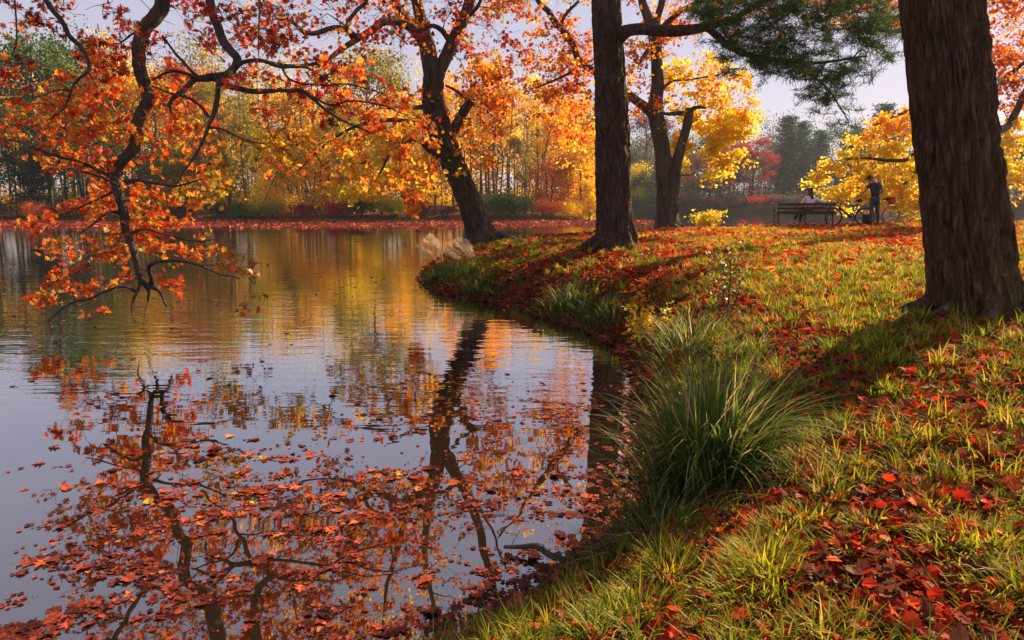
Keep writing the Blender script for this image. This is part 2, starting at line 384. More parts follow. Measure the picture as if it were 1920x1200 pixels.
# ------------------------------------------------------------------ ground, water, far land
def build_ground():
    r = np.concatenate([np.geomspace(.4, 40, 260), np.geomspace(40, 1500, 90)[1:]]); a = np.concatenate([np.arange(-56, 56, .28), np.arange(56, 304, 3.0)]) * math.pi / 180
    Rg, A = np.meshgrid(r, a, indexing='ij'); X, Y = Rg * np.sin(A), Rg * np.cos(A); Z = height(X, Y)
    V = np.stack([X, Y, Z], -1).reshape(-1, 3); n, m = Rg.shape
    V = np.vstack([V, [[0, 0, hz(0, 0)]]])
    i = np.arange(n - 1)[:, None]; j = np.arange(m)[None]; j2 = (j + 1) % m
    q = np.stack([i * m + j, i * m + j2, (i + 1) * m + j2, (i + 1) * m + j], -1).reshape(-1, 4)[:, ::-1]
    jj = np.arange(m); tri = np.stack([jj, (jj + 1) % m, np.full(m, n * m)], -1)
    me = mesh_np('ground', V, [q, tri], None)
    mt, nt, o = mat('leafy_soil'); L = nt.links.new
    tc = N(nt, 'ShaderNodeTexCoord'); n1 = N(nt, 'ShaderNodeTexNoise', i_Scale=9.0, i_Detail=8.0, i_Roughness=.7); n2 = N(nt, 'ShaderNodeTexNoise', i_Scale=.35, i_Detail=4.0)
    v = N(nt, 'ShaderNodeTexVoronoi', i_Scale=14.0)
    for q in (n1, n2, v): L(tc.outputs['Object'], q.inputs[0])
    g = ramp(nt, [(.3, (.035, .045, .012)), (.5, (.075, .075, .02)), (.7, (.14, .12, .03))], n1.outputs[0])
    s = ramp(nt, [(.25, (.05, .018, .012)), (.5, (.15, .03, .015)), (.8, (.20, .06, .02))], n1.outputs[0])
    mr = N(nt, 'ShaderNodeMapRange', i_1=.42, i_2=.6); L(n2.outputs[0], mr.inputs[0])
    mx = N(nt, 'ShaderNodeMix', data_type='RGBA'); L(mr.outputs[0], mx.inputs[0]); L(g.outputs[0], mx.inputs[6]); L(s.outputs[0], mx.inputs[7])
    bp = N(nt, 'ShaderNodeBump', i_Strength=.8, i_Distance=.05); L(n1.outputs[0], bp.inputs['Height'])
    b = N(nt, 'ShaderNodeBsdfPrincipled', i_Roughness=.95); b.inputs['Specular IOR Level'].default_value = .1
    L(mx.outputs[2], b.inputs['Base Color']); L(bp.outputs[0], b.inputs['Normal']); L(b.outputs[0], o.inputs[0])
    me.materials.append(mt); tag(obj('ground', me), kind='structure')
build_ground()

def build_water():
    V = np.array([(-400, -60, 0), (400, -60, 0), (400, 400, 0), (-400, 400, 0)], float)
    m, nt, o = mat('lake_water'); L = nt.links.new
    tc = N(nt, 'ShaderNodeTexCoord'); mp = N(nt, 'ShaderNodeMapping'); mp.inputs['Scale'].default_value = (.30, 1.0, 1.0); mp.inputs['Rotation'].default_value = (0, 0, .06)
    L(tc.outputs['Object'], mp.inputs[0])
    n1 = N(nt, 'ShaderNodeTexNoise', i_Scale=1.1, i_Detail=2.0, i_Roughness=.45); n2 = N(nt, 'ShaderNodeTexNoise', i_Scale=4.2, i_Detail=2.0, i_Roughness=.5)
    n3 = N(nt, 'ShaderNodeTexNoise', i_Scale=.09, i_Detail=1.0)
    L(mp.outputs[0], n1.inputs[0]); L(mp.outputs[0], n2.inputs[0]); L(tc.outputs['Object'], n3.inputs[0])
    # breeze patch: ripples between about 6 and 14 m out, calm close to the bank
    sx = N(nt, 'ShaderNodeSeparateXYZ'); L(tc.outputs['Object'], sx.inputs[0])
    mr = N(nt, 'ShaderNodeMapRange', i_1=5.0, i_2=8.5, interpolation_type='SMOOTHSTEP'); L(sx.outputs[1], mr.inputs[0])
    mr3 = N(nt, 'ShaderNodeMapRange', i_1=.4, i_2=.65, i_3=.8, i_4=1.9); L(n3.outputs[0], mr3.inputs[0])
    mu = N(nt, 'ShaderNodeMath', operation='MULTIPLY'); L(mr.outputs[0], mu.inputs[0]); L(mr3.outputs[0], mu.inputs[1])
    a1 = N(nt, 'ShaderNodeMath', operation='MULTIPLY'); L(n2.outputs[0], a1.inputs[0]); L(mu.outputs[0], a1.inputs[1])
    a2 = N(nt, 'ShaderNodeMath', operation='MULTIPLY'); a2.inputs[1].default_value = .50; L(a1.outputs[0], a2.inputs[0])
    a3 = N(nt, 'ShaderNodeMath', operation='MULTIPLY_ADD'); a3.inputs[1].default_value = .45; L(n1.outputs[0], a3.inputs[0]); L(a2.outputs[0], a3.inputs[2])
    bp = N(nt, 'ShaderNodeBump', i_Strength=.45, i_Distance=.024); L(a3.outputs[0], bp.inputs['Height'])
    fr = N(nt, 'ShaderNodeFresnel', i_IOR=1.7); L(bp.outputs[0], fr.inputs['Normal'])
    mf = N(nt, 'ShaderNodeMapRange', i_1=0.0, i_2=.6, i_3=.27, i_4=.97); L(fr.outputs[0], mf.inputs[0])
    df = N(nt, 'ShaderNodeBsdfDiffuse'); df.inputs[0].default_value = (.022, .012, .006, 1)
    gl = N(nt, 'ShaderNodeBsdfGlossy', i_Roughness=.012); gl.inputs[0].default_value = (.93, .93, .95, 1); L(bp.outputs[0], gl.inputs['Normal'])
    mx = N(nt, 'ShaderNodeMixShader'); L(mf.outputs[0], mx.inputs[0]); L(df.outputs[0], mx.inputs[1]); L(gl.outputs[0], mx.inputs[2]); L(mx.outputs[0], o.inputs[0])
    tag(obj('lake_water', mesh_np('lake_water', V, [np.array([[0, 1, 2, 3]])], m)), kind='structure')
build_water()

# ------------------------------------------------------------------ far trees
def far_broad(rng, Ht, wide, n, base=.25, leaf=.26, trunk_r=.16, bark='grey_bark', sparse=.5, forks=7):
    tr, cr = MB(), MB(); p = np.array([(0, 0, -.3), (rng.normal() * .15, rng.normal() * .15, Ht * .35), (rng.normal() * .4, rng.normal() * .4, Ht * .7), (rng.normal() * .5, rng.normal() * .5, Ht * .95)])
    pts, rr = smooth_path(p, [trunk_r, trunk_r * .75, trunk_r * .4, .02], .8); tr.tube(pts, rr, 7)
    cents = []
    for i in range(forks * 3):
        t = rng.uniform(base, .97); z = t * Ht; env = wide * math.sqrt(max(.05, 1 - ((t - (base + 1) / 2) / ((1 - base) / 2 + .05)) ** 2)); a = rng.uniform(0, 2 * math.pi); q = rng.uniform(.35, 1)
        c = np.array([math.cos(a) * env * q, math.sin(a) * env * q, z]); s0 = pts[np.argmin(np.abs(pts[:, 2] - (z - env * q * .7)))]
        mid = (s0 + c) / 2 + rng.normal(size=3) * .2; tr.tube([s0, mid, c], [trunk_r * .3, trunk_r * .18, .012], 4, cap=False); cents.append(c)
    cents = np.array(cents); w = rng.integers(0, len(cents), n)
    sp = wide * sparse; pos = cents[w] + rng.normal(size=(n, 3)) * sp * .42 * np.array([1, 1, .8])
    tone = np.clip(rng.uniform(0.2, .8, len(cents))[w] + rng.normal(size=n) * .2, 0, 1)
    scatter(cr, DIA, pos, rot_from(rng.normal(size=(n, 3)) + [0, 0, .3], rng), leaf * rng.uniform(.6, 1.3, n), tone)
    return tr.mesh('far_trunk', M[bark]), cr.mesh('far_crown', M['far_leaf'], tone=True, smooth=False)
def far_conifer(rng, Ht, wide, n, leaf=.35):
    tr, cr = MB(), MB(); tr.tube([(0, 0, -.3), (0, 0, Ht * .5), (.1, 0, Ht)], [.22, .14, .02], 7); P0, D0 = [], []
    nb = 95
    for i in range(nb):
        t = .12 + .88 * (i / nb) ** .9; z = t * Ht; Lb = wide * (1.05 - t) ** .7 * rng.uniform(.55, 1.1) + .25; a = i * 2.4 + rng.uniform(-.4, .4); d = np.array([math.cos(a), math.sin(a), -.05])
        e = np.array([0, 0, z]) + d * Lb + np.array([0, 0, .15 * Lb]); tr.tube([(0, 0, z), e], [.04, .01], 3, cap=False)
        k = int(n / nb * (.4 + Lb / wide)); q = rng.uniform(.15, 1, k)[:, None]; P0.append(np.array([0, 0, z]) + (e - [0, 0, z]) * q + rng.normal(size=(k, 3)) * [.35, .35, .16])
    pos = np.vstack(P0); n = len(pos); scatter(cr, DIA, pos, rot_from(rng.normal(size=(n, 3)) * .7 + [0, 0, .6], rng), leaf * rng.uniform(.5, 1.2, n), rng.uniform(0, 1, n))
    return tr.mesh('conifer_trunk', M['grey_bark']), cr.mesh('conifer_crown', M['far_leaf'], tone=True, smooth=False)
def far_bush(rng, Ht, wide, n, leaf=.2):
    tr, cr = MB(), MB(); C = []
    for i in range(12):
        c = np.array([rng.normal() * wide * .4, rng.normal() * wide * .4, Ht * rng.uniform(.35, .9)]); C.append(c); tr.tube([(rng.normal() * .2, rng.normal() * .2, -.2), c * .6, c], [.04, .03, .01], 4, cap=False)
    C = np.array(C); w = rng.integers(0, 12, n); pos = C[w] + rng.normal(size=(n, 3)) * [wide * .22, wide * .22, Ht * .18]; pos[:, 2] = np.abs(pos[:, 2])
    scatter(cr, DIA, pos, rot_from(rng.normal(size=(n, 3)), rng), leaf * rng.uniform(.6, 1.3, n), np.clip(rng.uniform(.2, .8, 12)[w] + rng.normal(size=n) * .2, 0, 1))
    return tr.mesh('bush_stems', M['grey_bark']), cr.mesh('bush_leaves', M['far_leaf'], tone=True, smooth=False)
fr = np.random.default_rng(3)
PROTO = {
    'birch': [far_broad(fr, 18, 2.3, 4200, .35, .24, .13, 'pale_bark', .5) for _ in range(2)],
    'slim': [far_broad(fr, 18, 2.0, 3200, .45, .24, .13, 'grey_bark', .5) for _ in range(3)],
    'broad': [far_broad(fr, 16, 4.2, 9000, .18, .26, .24, 'grey_bark', .42, 9) for _ in range(3)],
    'low': [far_broad(fr, 8, 3.2, 6500, .12, .24, .14, 'grey_bark', .45, 7) for _ in range(3)],
    'conifer': [far_conifer(fr, 20, 3.6, 9000) for _ in range(2)],
    'bush': [far_bush(fr, 2.4, 2.4, 3800) for _ in range(3)],
    'bare': [far_broad(fr, 17, 2.6, 350, .35, .2, .15, 'pale_bark', .6, 12) for _ in range(2)],
}
GREEN, DGREEN, OLIVE, YEL, GOLD, ORG, RST, RDB, PUR, BLG = (.10, .17, .035), (.04, .085, .035), (.34, .31, .04), (.95, .76, .04), (.95, .60, .03), (.95, .38, .03), (.62, .24, .08), (.34, .035, .035), (.13, .055, .06), (.05, .11, .105)  # BLG: blue of the distant haze partly put into the foliage colour
_seen = {}
def far_tree(kind, px, Y, Ht, colr, label, name=None, cat='tree', lean=0.0, group=None, z=None, wx=1.0):
    base = {'birch': 18, 'slim': 18, 'broad': 16, 'low': 8, 'conifer': 20, 'bush': 2.4, 'bare': 17}[kind]
    i = _seen.get(kind, 0); _seen[kind] = i + 1; t_me, c_me = PROTO[kind][i % len(PROTO[kind])]
    x = (px - 960) / FPX * Y * CP; s = Ht / base
    nm = name or {'birch': 'birch_tree', 'conifer': 'conifer_tree', 'bush': 'bush', 'bare': 'bare_tree'}.get(kind, 'autumn_tree')
    o = thing(nm, label, cat, (x, Y, hz(x, Y) if z is None else z), random.uniform(0, 6.28), group)
    if lean: o.rotation_euler = (0, lean, random.uniform(-.3, .3))
    sx = s * wx; o.scale = (sx, sx, s)
    a = obj('stems' if kind == 'bush' else 'trunk', t_me, o); b = obj('foliage' if kind == 'bush' else 'crown', c_me, o)
    v = random.uniform(.85, 1.15); b.color = (colr[0] * v, colr[1] * v, colr[2] * v, 1); a.color = (1, 1, 1, 1)
    return o
GL, GR, GB = 'trees along the near edge of the far shore', 'trees of the hazy shore beyond the bench', 'bushes along the far waterline'
L_ = [  # kind, px, Y, height, colour, label
    ('broad', -60, 88, 17, DGREEN, 'dark green tree at the left end of the far shore'),
    ('slim', 30, 86, 15, OLIVE, 'thin grey trunk with olive leaves at the left end of the far shore'),
    ('broad', 95, 90, 19, GREEN, 'tall dull green tree rising over the left end of the far shore'),
    ('birch', 178, 87, 16, OLIVE, 'pale trunked olive tree seen through the red hanging leaves'),
    ('broad', 165, 96, 20, GREEN, 'tallest green tree behind the hanging oak leaves on the far shore'),
    ('low', 60, 85.5, 7, DGREEN, 'low dark green tree near the far waterline behind the left leaf sprays'),
    ('low', 240, 86, 7, GREEN, 'low green tree behind the curved hanging limb'),
    ('broad', 300, 95, 17, GOLD, 'amber tree behind the curved hanging limb'),
    ('broad', 372, 98, 17, RST, 'rusty orange tree left of the forked hanging limb'),
    ('low', 330, 86, 8, OLIVE, 'low olive green tree just right of the curved hanging limb'),
    ('broad', 430, 92, 15, OLIVE, 'yellowish green tree behind the leaning dark trunk on the far shore'),
    ('slim', 482, 85, 10, GREEN, 'dark leaning tree with a slanting trunk on the far waterline'),
    ('low', 520, 88, 9, YEL, 'yellow tree just right of the slanting dark trunk'),
    ('broad', 545, 96, 15, GOLD, 'golden tree high behind the yellow one, left of the middle of the far shore'),
    ('low', 590, 87, 9, GOLD, 'low golden tree on the far shore with orange tips'),
    ('slim', 628, 86, 13, OLIVE, 'thin tree with paired dark trunks above the dark red undergrowth'),
    ('low', 660, 90, 10, YEL, 'yellow tree midway between slanting trunk and leaning oak'),
    ('broad', 705, 99, 19, OLIVE, 'tall dark topped tree poking above the others left of the leaning oak'),
    ('low', 715, 86, 8, YEL, 'low bright yellow tree beyond the pale reed plumes'),
    ('slim', 742, 88, 14, GOLD, 'slender gold tree left of the leaning oak'),
    ('birch', 780, 86, 12, YEL, 'birch with yellow leaves just left of the leaning oak trunk'),
    ('low', 815, 87, 8, GOLD, 'low gold tree right behind the leaning oak trunk'),
    ('slim', 850, 90, 16, GOLD, 'slender tree seen beside the fork of the leaning oak'),
    ('slim', 905, 89, 17, GOLD, 'tall slim amber topped tree right of the leaning oak'),
    ('slim', 928, 92, 18, ORG, 'tallest slim tree in the gap between leaning oak and dark pine'),
    ('slim', 955, 87, 15, GOLD, 'slim tree with tawny leaves in the gap right of the leaning oak'),
    ('bare', 985, 86, 13, RST, 'nearly bare tree with a pale trunk in the gap left of the dark pine'),
    ('birch', 998, 84.8, 9, OLIVE, 'slanting white birch trunk at the waterline left of the dark pine'),
    ('slim', 1010, 94, 16, YEL, 'slim yellow tree behind the slanting white birch'),
    ('low', 1035, 86, 6.5, RST, 'small russet tree between white birch and golden tree'),
    ('low', 1088, 85, 8.5, GOLD, 'golden tree on the far shore right beside the dark pine trunk'),
    ('low', 1105, 84.5, 5, YEL, 'small yellow tree low at the left foot of the dark pine'),
    ('broad', 1075, 97, 14, ORG, 'orange tree high behind the golden one beside the dark pine'),
    ('slim', 1042, 90, 14, GOLD, 'thin gold tree reaching up behind the russet one')]
for k, px, Y, Ht, c, lab in L_:
    far_tree(k, px, Y + random.uniform(.3, 1.2), Ht * 1.14, c, lab, group=GL, lean={482: .45, 998: -.22}.get(px, 0))
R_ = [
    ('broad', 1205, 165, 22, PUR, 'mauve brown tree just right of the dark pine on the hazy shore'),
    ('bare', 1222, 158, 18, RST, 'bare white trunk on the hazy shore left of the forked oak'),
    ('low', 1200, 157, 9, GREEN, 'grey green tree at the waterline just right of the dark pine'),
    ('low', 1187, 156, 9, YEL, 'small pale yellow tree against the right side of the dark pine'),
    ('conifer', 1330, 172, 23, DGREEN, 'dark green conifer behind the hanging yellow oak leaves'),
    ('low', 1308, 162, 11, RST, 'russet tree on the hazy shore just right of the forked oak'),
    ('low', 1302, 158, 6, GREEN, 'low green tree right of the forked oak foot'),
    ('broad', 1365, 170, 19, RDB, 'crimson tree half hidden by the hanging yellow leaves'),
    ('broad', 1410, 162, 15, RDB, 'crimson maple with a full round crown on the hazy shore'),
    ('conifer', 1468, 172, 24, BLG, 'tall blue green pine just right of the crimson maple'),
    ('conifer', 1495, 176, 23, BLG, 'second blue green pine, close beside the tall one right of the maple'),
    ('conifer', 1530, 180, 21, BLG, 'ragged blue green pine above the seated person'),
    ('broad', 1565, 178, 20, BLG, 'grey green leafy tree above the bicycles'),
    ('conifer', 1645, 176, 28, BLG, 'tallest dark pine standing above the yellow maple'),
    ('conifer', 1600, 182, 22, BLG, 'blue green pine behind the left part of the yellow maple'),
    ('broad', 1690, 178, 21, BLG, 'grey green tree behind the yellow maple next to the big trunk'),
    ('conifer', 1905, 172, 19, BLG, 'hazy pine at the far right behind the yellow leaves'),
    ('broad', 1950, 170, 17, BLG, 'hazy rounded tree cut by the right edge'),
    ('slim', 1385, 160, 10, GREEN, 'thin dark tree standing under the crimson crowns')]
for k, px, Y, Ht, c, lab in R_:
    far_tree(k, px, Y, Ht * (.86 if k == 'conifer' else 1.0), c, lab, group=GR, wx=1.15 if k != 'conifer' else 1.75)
B_ = [
    (-30, PUR, 2.4, 'purple brown bush at the left end of the far waterline'), (60, RST, 2.2, 'russet bush at the foot of the leaning grey trunk on the left'),
    (120, PUR, 1.8, 'dark purple bush under the left leaf sprays'), (200, OLIVE, 2.0, 'olive bush at the far waterline left of the curved limb'),
    (290, DGREEN, 1.9, 'dark green bush right of the curved limb at the far waterline'), (345, PUR, 1.9, 'purplish bush behind the right side of the hanging spray'),
    (410, PUR, 2.0, 'brown purple bush left of the slanting dark trunk'), (450, GREEN, 1.9, 'green bush at the foot of the slanting dark trunk'),
    (510, OLIVE, 2.2, 'olive bush right of the slanting dark trunk'), (570, RDB, 1.8, 'dark red bush near the middle of the far waterline'),
    (630, RDB, 2.1, 'wide dark red bush beneath the paired dark trunks'), (676, DGREEN, 2.8, 'dark green rounded bush left of the orange drooping leaves'),
    (735, OLIVE, 2.6, 'olive bush beyond the pale reed plumes'), (790, PUR, 1.8, 'grey brown bush just left of the leaning oak foot'),
    (835, PUR, 1.8, 'grey brown bush seen behind the leaning oak foot'), (925, GREEN, 3.2, 'large green bush right of the leaning oak'),
    (965, GREEN, 2.9, 'grey green bush next to the white birch'), (1020, RST, 2.3, 'tawny bush between white birch and dark pine'), (1075, YEL, 2.5, 'yellow bush at the waterline beside the dark pine')]
for px, c, Ht, lab in B_:
    far_tree('bush', px, 84.6, Ht * .75, tuple(q * 1.5 for q in c), lab, name='bush', cat='bush', group=GB, wx=1.25)

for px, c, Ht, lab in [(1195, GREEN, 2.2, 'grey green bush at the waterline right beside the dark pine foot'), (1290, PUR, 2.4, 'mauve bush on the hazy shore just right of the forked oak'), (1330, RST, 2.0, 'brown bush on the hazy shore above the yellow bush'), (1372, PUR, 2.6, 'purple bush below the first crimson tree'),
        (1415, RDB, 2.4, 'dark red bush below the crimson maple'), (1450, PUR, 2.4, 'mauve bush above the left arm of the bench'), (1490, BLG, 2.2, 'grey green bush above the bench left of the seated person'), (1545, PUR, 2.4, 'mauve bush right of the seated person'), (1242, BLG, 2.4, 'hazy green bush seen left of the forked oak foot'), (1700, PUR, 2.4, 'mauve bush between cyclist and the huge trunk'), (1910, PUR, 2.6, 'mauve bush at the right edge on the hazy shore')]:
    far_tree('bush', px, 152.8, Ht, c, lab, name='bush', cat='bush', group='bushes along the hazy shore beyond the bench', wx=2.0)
def woodland(name, rows, label, cols, seed, kind='woodland'):
    rng = np.random.default_rng(seed); tr, cr = MB(), MB(); cc = []
    root = thing(name, label, 'woodland'); root['kind'] = 'stuff'
    mats = {}
    for (x0, x1, Y0, Y1, n, h0, h1) in rows:
        for i in range(n):
            px = rng.uniform(x0, x1); Y = rng.uniform(Y0, Y1); x = (px - 960) / FPX * Y; z = hz(x, Y); Ht = rng.uniform(h0, h1)
            pts = np.array([(x, Y, z - .3), (x + rng.normal() * .4, Y, z + Ht * .5), (x + rng.normal() * .8, Y, z + Ht * .95)]); tr.tube(pts, [.17, .12, .03], 5, cap=False)
            ci = int(rng.integers(0, len(cols))); mb = mats.setdefault(ci, MB()); k = 1050
            c = np.array([x, Y, z + Ht * .58]) + rng.normal(size=(9, 3)) * [1.6, 1.6, Ht * .19]; w = rng.integers(0, 9, k)
            pos = c[w] + rng.normal(size=(k, 3)) * [1.1, 1.1, 1.3]; pos[:, 2] = np.maximum(pos[:, 2], z + .4); pos[:300] = np.array([x, Y, z]) + rng.normal(size=(300, 3)) * [2.4, 1.6, 0] + np.abs(rng.normal(size=(300, 3))) * [0, 0, 2.0]
            scatter(mb, DIA, pos, rot_from(rng.normal(size=(k, 3)), rng), .42 * rng.uniform(.6, 1.3, k), rng.uniform(0, 1, k))
    if seed == 21:
        for i in range(46):
            px = rng.uniform(-50, 1120); Y = rng.uniform(85.5, 96); x = (px - 960) / FPX * Y; z = hz(x, Y); Ht = rng.uniform(8, 17); w_ = rng.uniform(.07, .24); tr.tube([(x, Y, z - .3), (x + rng.normal() * .3, Y, z + Ht * .5), (x + rng.normal() * .7, Y, z + Ht)], [w_, w_ * .7, .02], 5, cap=False)
    obj('trunks', tr.mesh('woodland_trunks', M['grey_bark']), root)['kind'] = 'stuff'
    for ci, mb in mats.items():
        o = obj('foliage', mb.mesh('woodland_foliage', M['far_leaf'], tone=True, smooth=False), root); o.color = (*cols[ci], 1); o['kind'] = 'stuff'
woodland('woodland', [(-250, 420, 110, 142, 84, 22, 30), (400, 860, 110, 140, 66, 19, 26), (850, 1130, 108, 137, 38, 16, 22), (1120, 1330, 120, 150, 0, 9, 12)], 'mixed autumn wood filling in behind the front trees of the far shore', [OLIVE, GOLD, GREEN, YEL, GOLD], 21)
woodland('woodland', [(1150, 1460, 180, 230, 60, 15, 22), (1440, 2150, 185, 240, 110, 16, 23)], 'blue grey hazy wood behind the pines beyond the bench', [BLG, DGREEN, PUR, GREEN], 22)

# ------------------------------------------------------------------ the near trees
def px_path(l, step=.12):            # rows of (px, py, Y, half width in photo pixels)
    pts = [P(a, b, Y) for a, b, Y, w in l]; rr = [w * Y * CP / FPX for a, b, Y, w in l]
    return smooth_path(pts, rr, step)
def limb_tube(path, rr, m, parent, name, org, sides=14, fn=None):
    mb = MB(); mb.tube(path, rr, sides, fn); return obj(name, mb.mesh(name, m, org), parent)
def base_of(px, py): return G(px, py)
def knot(mb, c, d, r, rng):          # a raised ring of bark round a lost branch
    d = np.asarray(d, float); d /= np.linalg.norm(d); pts = [np.asarray(c) - d * r * .8, np.asarray(c) + d * r * .15, np.asarray(c) + d * r * .38, np.asarray(c) + d * r * .30, np.asarray(c) + d * r * .05]
    mb.tube(pts, [r * 1.45, r * 1.15, r * .8, r * .5, r * .16], 14, bark_fn(amp=.1, lump=.15, seed=float(rng.uniform(0, 9))))
def roots(mb, c, r, n, rng, z0):
    for i in range(n):
        a = 2 * math.pi * i / n + rng.uniform(-.3, .3); L = r * rng.uniform(1.1, 1.9); d = np.array([math.cos(a), math.sin(a), 0])
        pts = [c + d * r * .55 + [0, 0, .34]]
        for q, up in ((.45, .13), (.75, .05), (1.0, -.06)):
            p = c + d * (r * .6 + L * q) + [rng.normal() * .04, rng.normal() * .04, 0]; p[2] = hz(p[0], p[1]) + up; pts.append(p)
        pt, rr = smooth_path(pts, [r * .36, r * .24, r * .15, r * .05], .06); mb.tube(pt, rr, 12, bark_fn(amp=.08, seed=i))

# --- the dark pine in the middle
rng = np.random.default_rng(101)
b = base_of(1152, 468); Yp = b[1]
pine = thing('pine_tree', 'straight dark pine on the bank with a level branch of green needles', 'tree', tuple(b))
tp, tr_ = px_path([(1153, 480, Yp, 35), (1153, 440, Yp, 35), (1151, 400, Yp, 34), (1149, 300, Yp, 33.5), (1144, 150, Yp, 30), (1137, 20, Yp, 28), (1130, -180, Yp, 26), (1112, -500, Yp + .2, 22)], .05)
top = tp[-1]; e2, r2 = smooth_path([top, top + [-.2, .2, 3.2], top + [-.1, .4, 6]], [tr_[-1], .17, .04], .2)
mb = MB(); mb.tube(np.vstack([tp, e2[1:]]), np.concatenate([tr_, r2[1:]]), 110, bark_fn(b[2], .50, .10, 10, 2.6, 2.0, 5, .06, .34))
roots(mb, b, .42, 7, rng, b[2])
for kx, ky, kr in ((1143, 57, .10), (1150, 150, .13), (1136, 232, .09), (1156, 340, .10), (1176, 240, .09)): 
    c = P(kx, ky, Yp - .36 if kx < 1170 else Yp - .1); knot(mb, c, (.15 if kx < 1170 else .9, -1 if kx < 1170 else -.3, .1), kr, rng)
obj('trunk', mb.mesh('pine_trunk', M['pine_bark'], b), pine)
sk = Skel(rng); lp = MB()
for l in ([(1160, 60, Yp, 12), (1200, 54, 15.0, 11), (1260, 58, 14.8, 11), (1315, 52, 14.6, 9), (1370, 35, 14.5, 6), (1430, 5, 14.4, 4), (1480, -20, 14.3, 2)],
          [(1322, 50, 14.6, 5), (1345, 68, 14.6, 6), (1370, 88, 14.7, 6), (1410, 105, 14.8, 5), (1460, 112, 14.9, 4), (1530, 118, 15.1, 3), (1625, 105, 15.3, 1.6)],
          [(1470, 112, 14.9, 3), (1510, 135, 14.7, 2.5), (1550, 165, 14.6, 2), (1590, 225, 14.5, 1)],
          [(1163, 75, Yp, 9), (1172, 68, Yp, 7), (1190, 58, Yp - .1, 3)]):
    a, r = px_path(l, .1); lp.tube(a, r, 12, bark_fn(amp=.05, lump=.12, k=5)); sk.limb_nodes(a, r)
obj('branch', lp.mesh('pine_branch', M['pine_bark'], b), pine)
lp2 = MB()
for i in range(34):                  # whorls of the crown above
    t = i / 33; q = np.vstack([tp, e2])[int(len(tp) * .78 + (len(tp) * .22 + len(e2)) * t * .98)]; a = i * 2.4; L = 3.2 * (1 - t) ** .6 + .6
    pts = [q, q + [math.cos(a) * L * .5, math.sin(a) * L * .5, .1], q + [math.cos(a) * L, math.sin(a) * L, .35]]
    pt, rr = smooth_path(pts, [.07, .045, .012], .3); lp2.tube(pt, rr, 6); sk.limb_nodes(pt, rr, 2)
obj('branch', lp2.mesh('pine_top_branch', M['pine_bark'], b), pine)
T = poly_pts([(1290, -30), (1650, -30), (1700, 60), (1665, 115), (1560, 150), (1480, 140), (1410, 118), (1350, 80), (1300, 45)], 300, 13.6, 16.2, rng)
T += poly_pts([(1345, 70), (1500, 120), (1640, 130), (1625, 200), (1540, 205), (1480, 160), (1400, 150), (1345, 130)], 44, 13.8, 15.6, rng)
T += poly_pts([(1480, 160), (1640, 170), (1600, 240), (1520, 230)], 9, 14, 15, rng)
for i in range(34):
    pass
sk.grow(T, .2, .03, droop=.1, sides=4, k0=.006)
topc = np.vstack([tp, e2]); zt = topc[int(len(tp) * .78)]
sk.grow(ell_pts((topc[-1] + zt) / 2, (3.2, 3.2, (topc[-1][2] - zt[2]) / 2 + .5), 260, rng), .2, .03, sides=3, k0=.006)
# needles: short thin blades in tufts
nd = MB(); TIP = sk.tips; pos = []; 
for (t, dr) in TIP:
    for q_ in range(5):
        d_ = rng.normal(size=3) * [1, 1, .28] + [0, 0, .05]; d_ /= np.linalg.norm(d_); Ls = rng.uniform(.18, .42); sk.tw.tube([t, t + d_ * Ls * .5 - [0, 0, .01], t + d_ * Ls], [.006, .004, .003], 3, cap=False)
        c = t + d_ * Ls * rng.uniform(.25, 1.05, 22)[:, None] + rng.normal(size=(22, 3)) * .018; pos.append(c)
pos = np.vstack(pos); n = len(pos); R = rot_from(rng.normal(size=(n, 3)) + [0, 0, .3], rng)
NEEDLE = (np.array([(-.045, 0, 0), (.045, 0, 0), (.02, 1, .06), (-.02, 1, .06)]), [[0, 1, 2, 3]])
scatter(nd, NEEDLE, pos, R, .12 * rng.uniform(.7, 1.3, n), np.clip(rng.beta(1.6, 3, n) + (rng.random(n) < .05) * .5, 0, 1))
obj('twigs', sk.tw.mesh('pine_twigs', M['twig'], b), pine); obj('needles', nd.mesh('pine_needles', M['needle'], b, tone=True, smooth=False), pine)

# --- the leaning oak at the tip of the bank
rng = np.random.default_rng(102)
Yo = 20.8; b = P(906, 452, Yo); b[2] = hz(b[0], b[1])
oak = thing('oak_tree', 'leaning oak with sawn stubs at the tip of the bank above pale plumes', 'tree', tuple(b))
tp, tr_ = px_path([(912, 475, Yo, 28), (903, 440, Yo, 27), (888, 400, Yo, 24.5), (864, 340, Yo, 24), (843, 290, Yo, 24), (828, 255, Yo, 24.5), (815, 205, Yo, 23), (811, 170, Yo, 21), (815, 130, Yo, 20)], .05)
mb = MB(); mb.tube(tp, tr_, 90, bark_fn(b[2], .5, .12, 8, 2.4, 5.0, 4, .08, .35)); roots(mb, b, .42, 6, rng, b[2])
knot(mb, P(817, 216, Yo - .4), (-.1, -1, .05), .16, rng); knot(mb, P(800, 208, Yo - .2), (-1, -.3, .1), .16, rng); knot(mb, P(848, 244, Yo - .3), (.6, -1, 0), .11, rng)
obj('trunk', mb.mesh('oak_trunk', M['oak_bark'], b), oak)
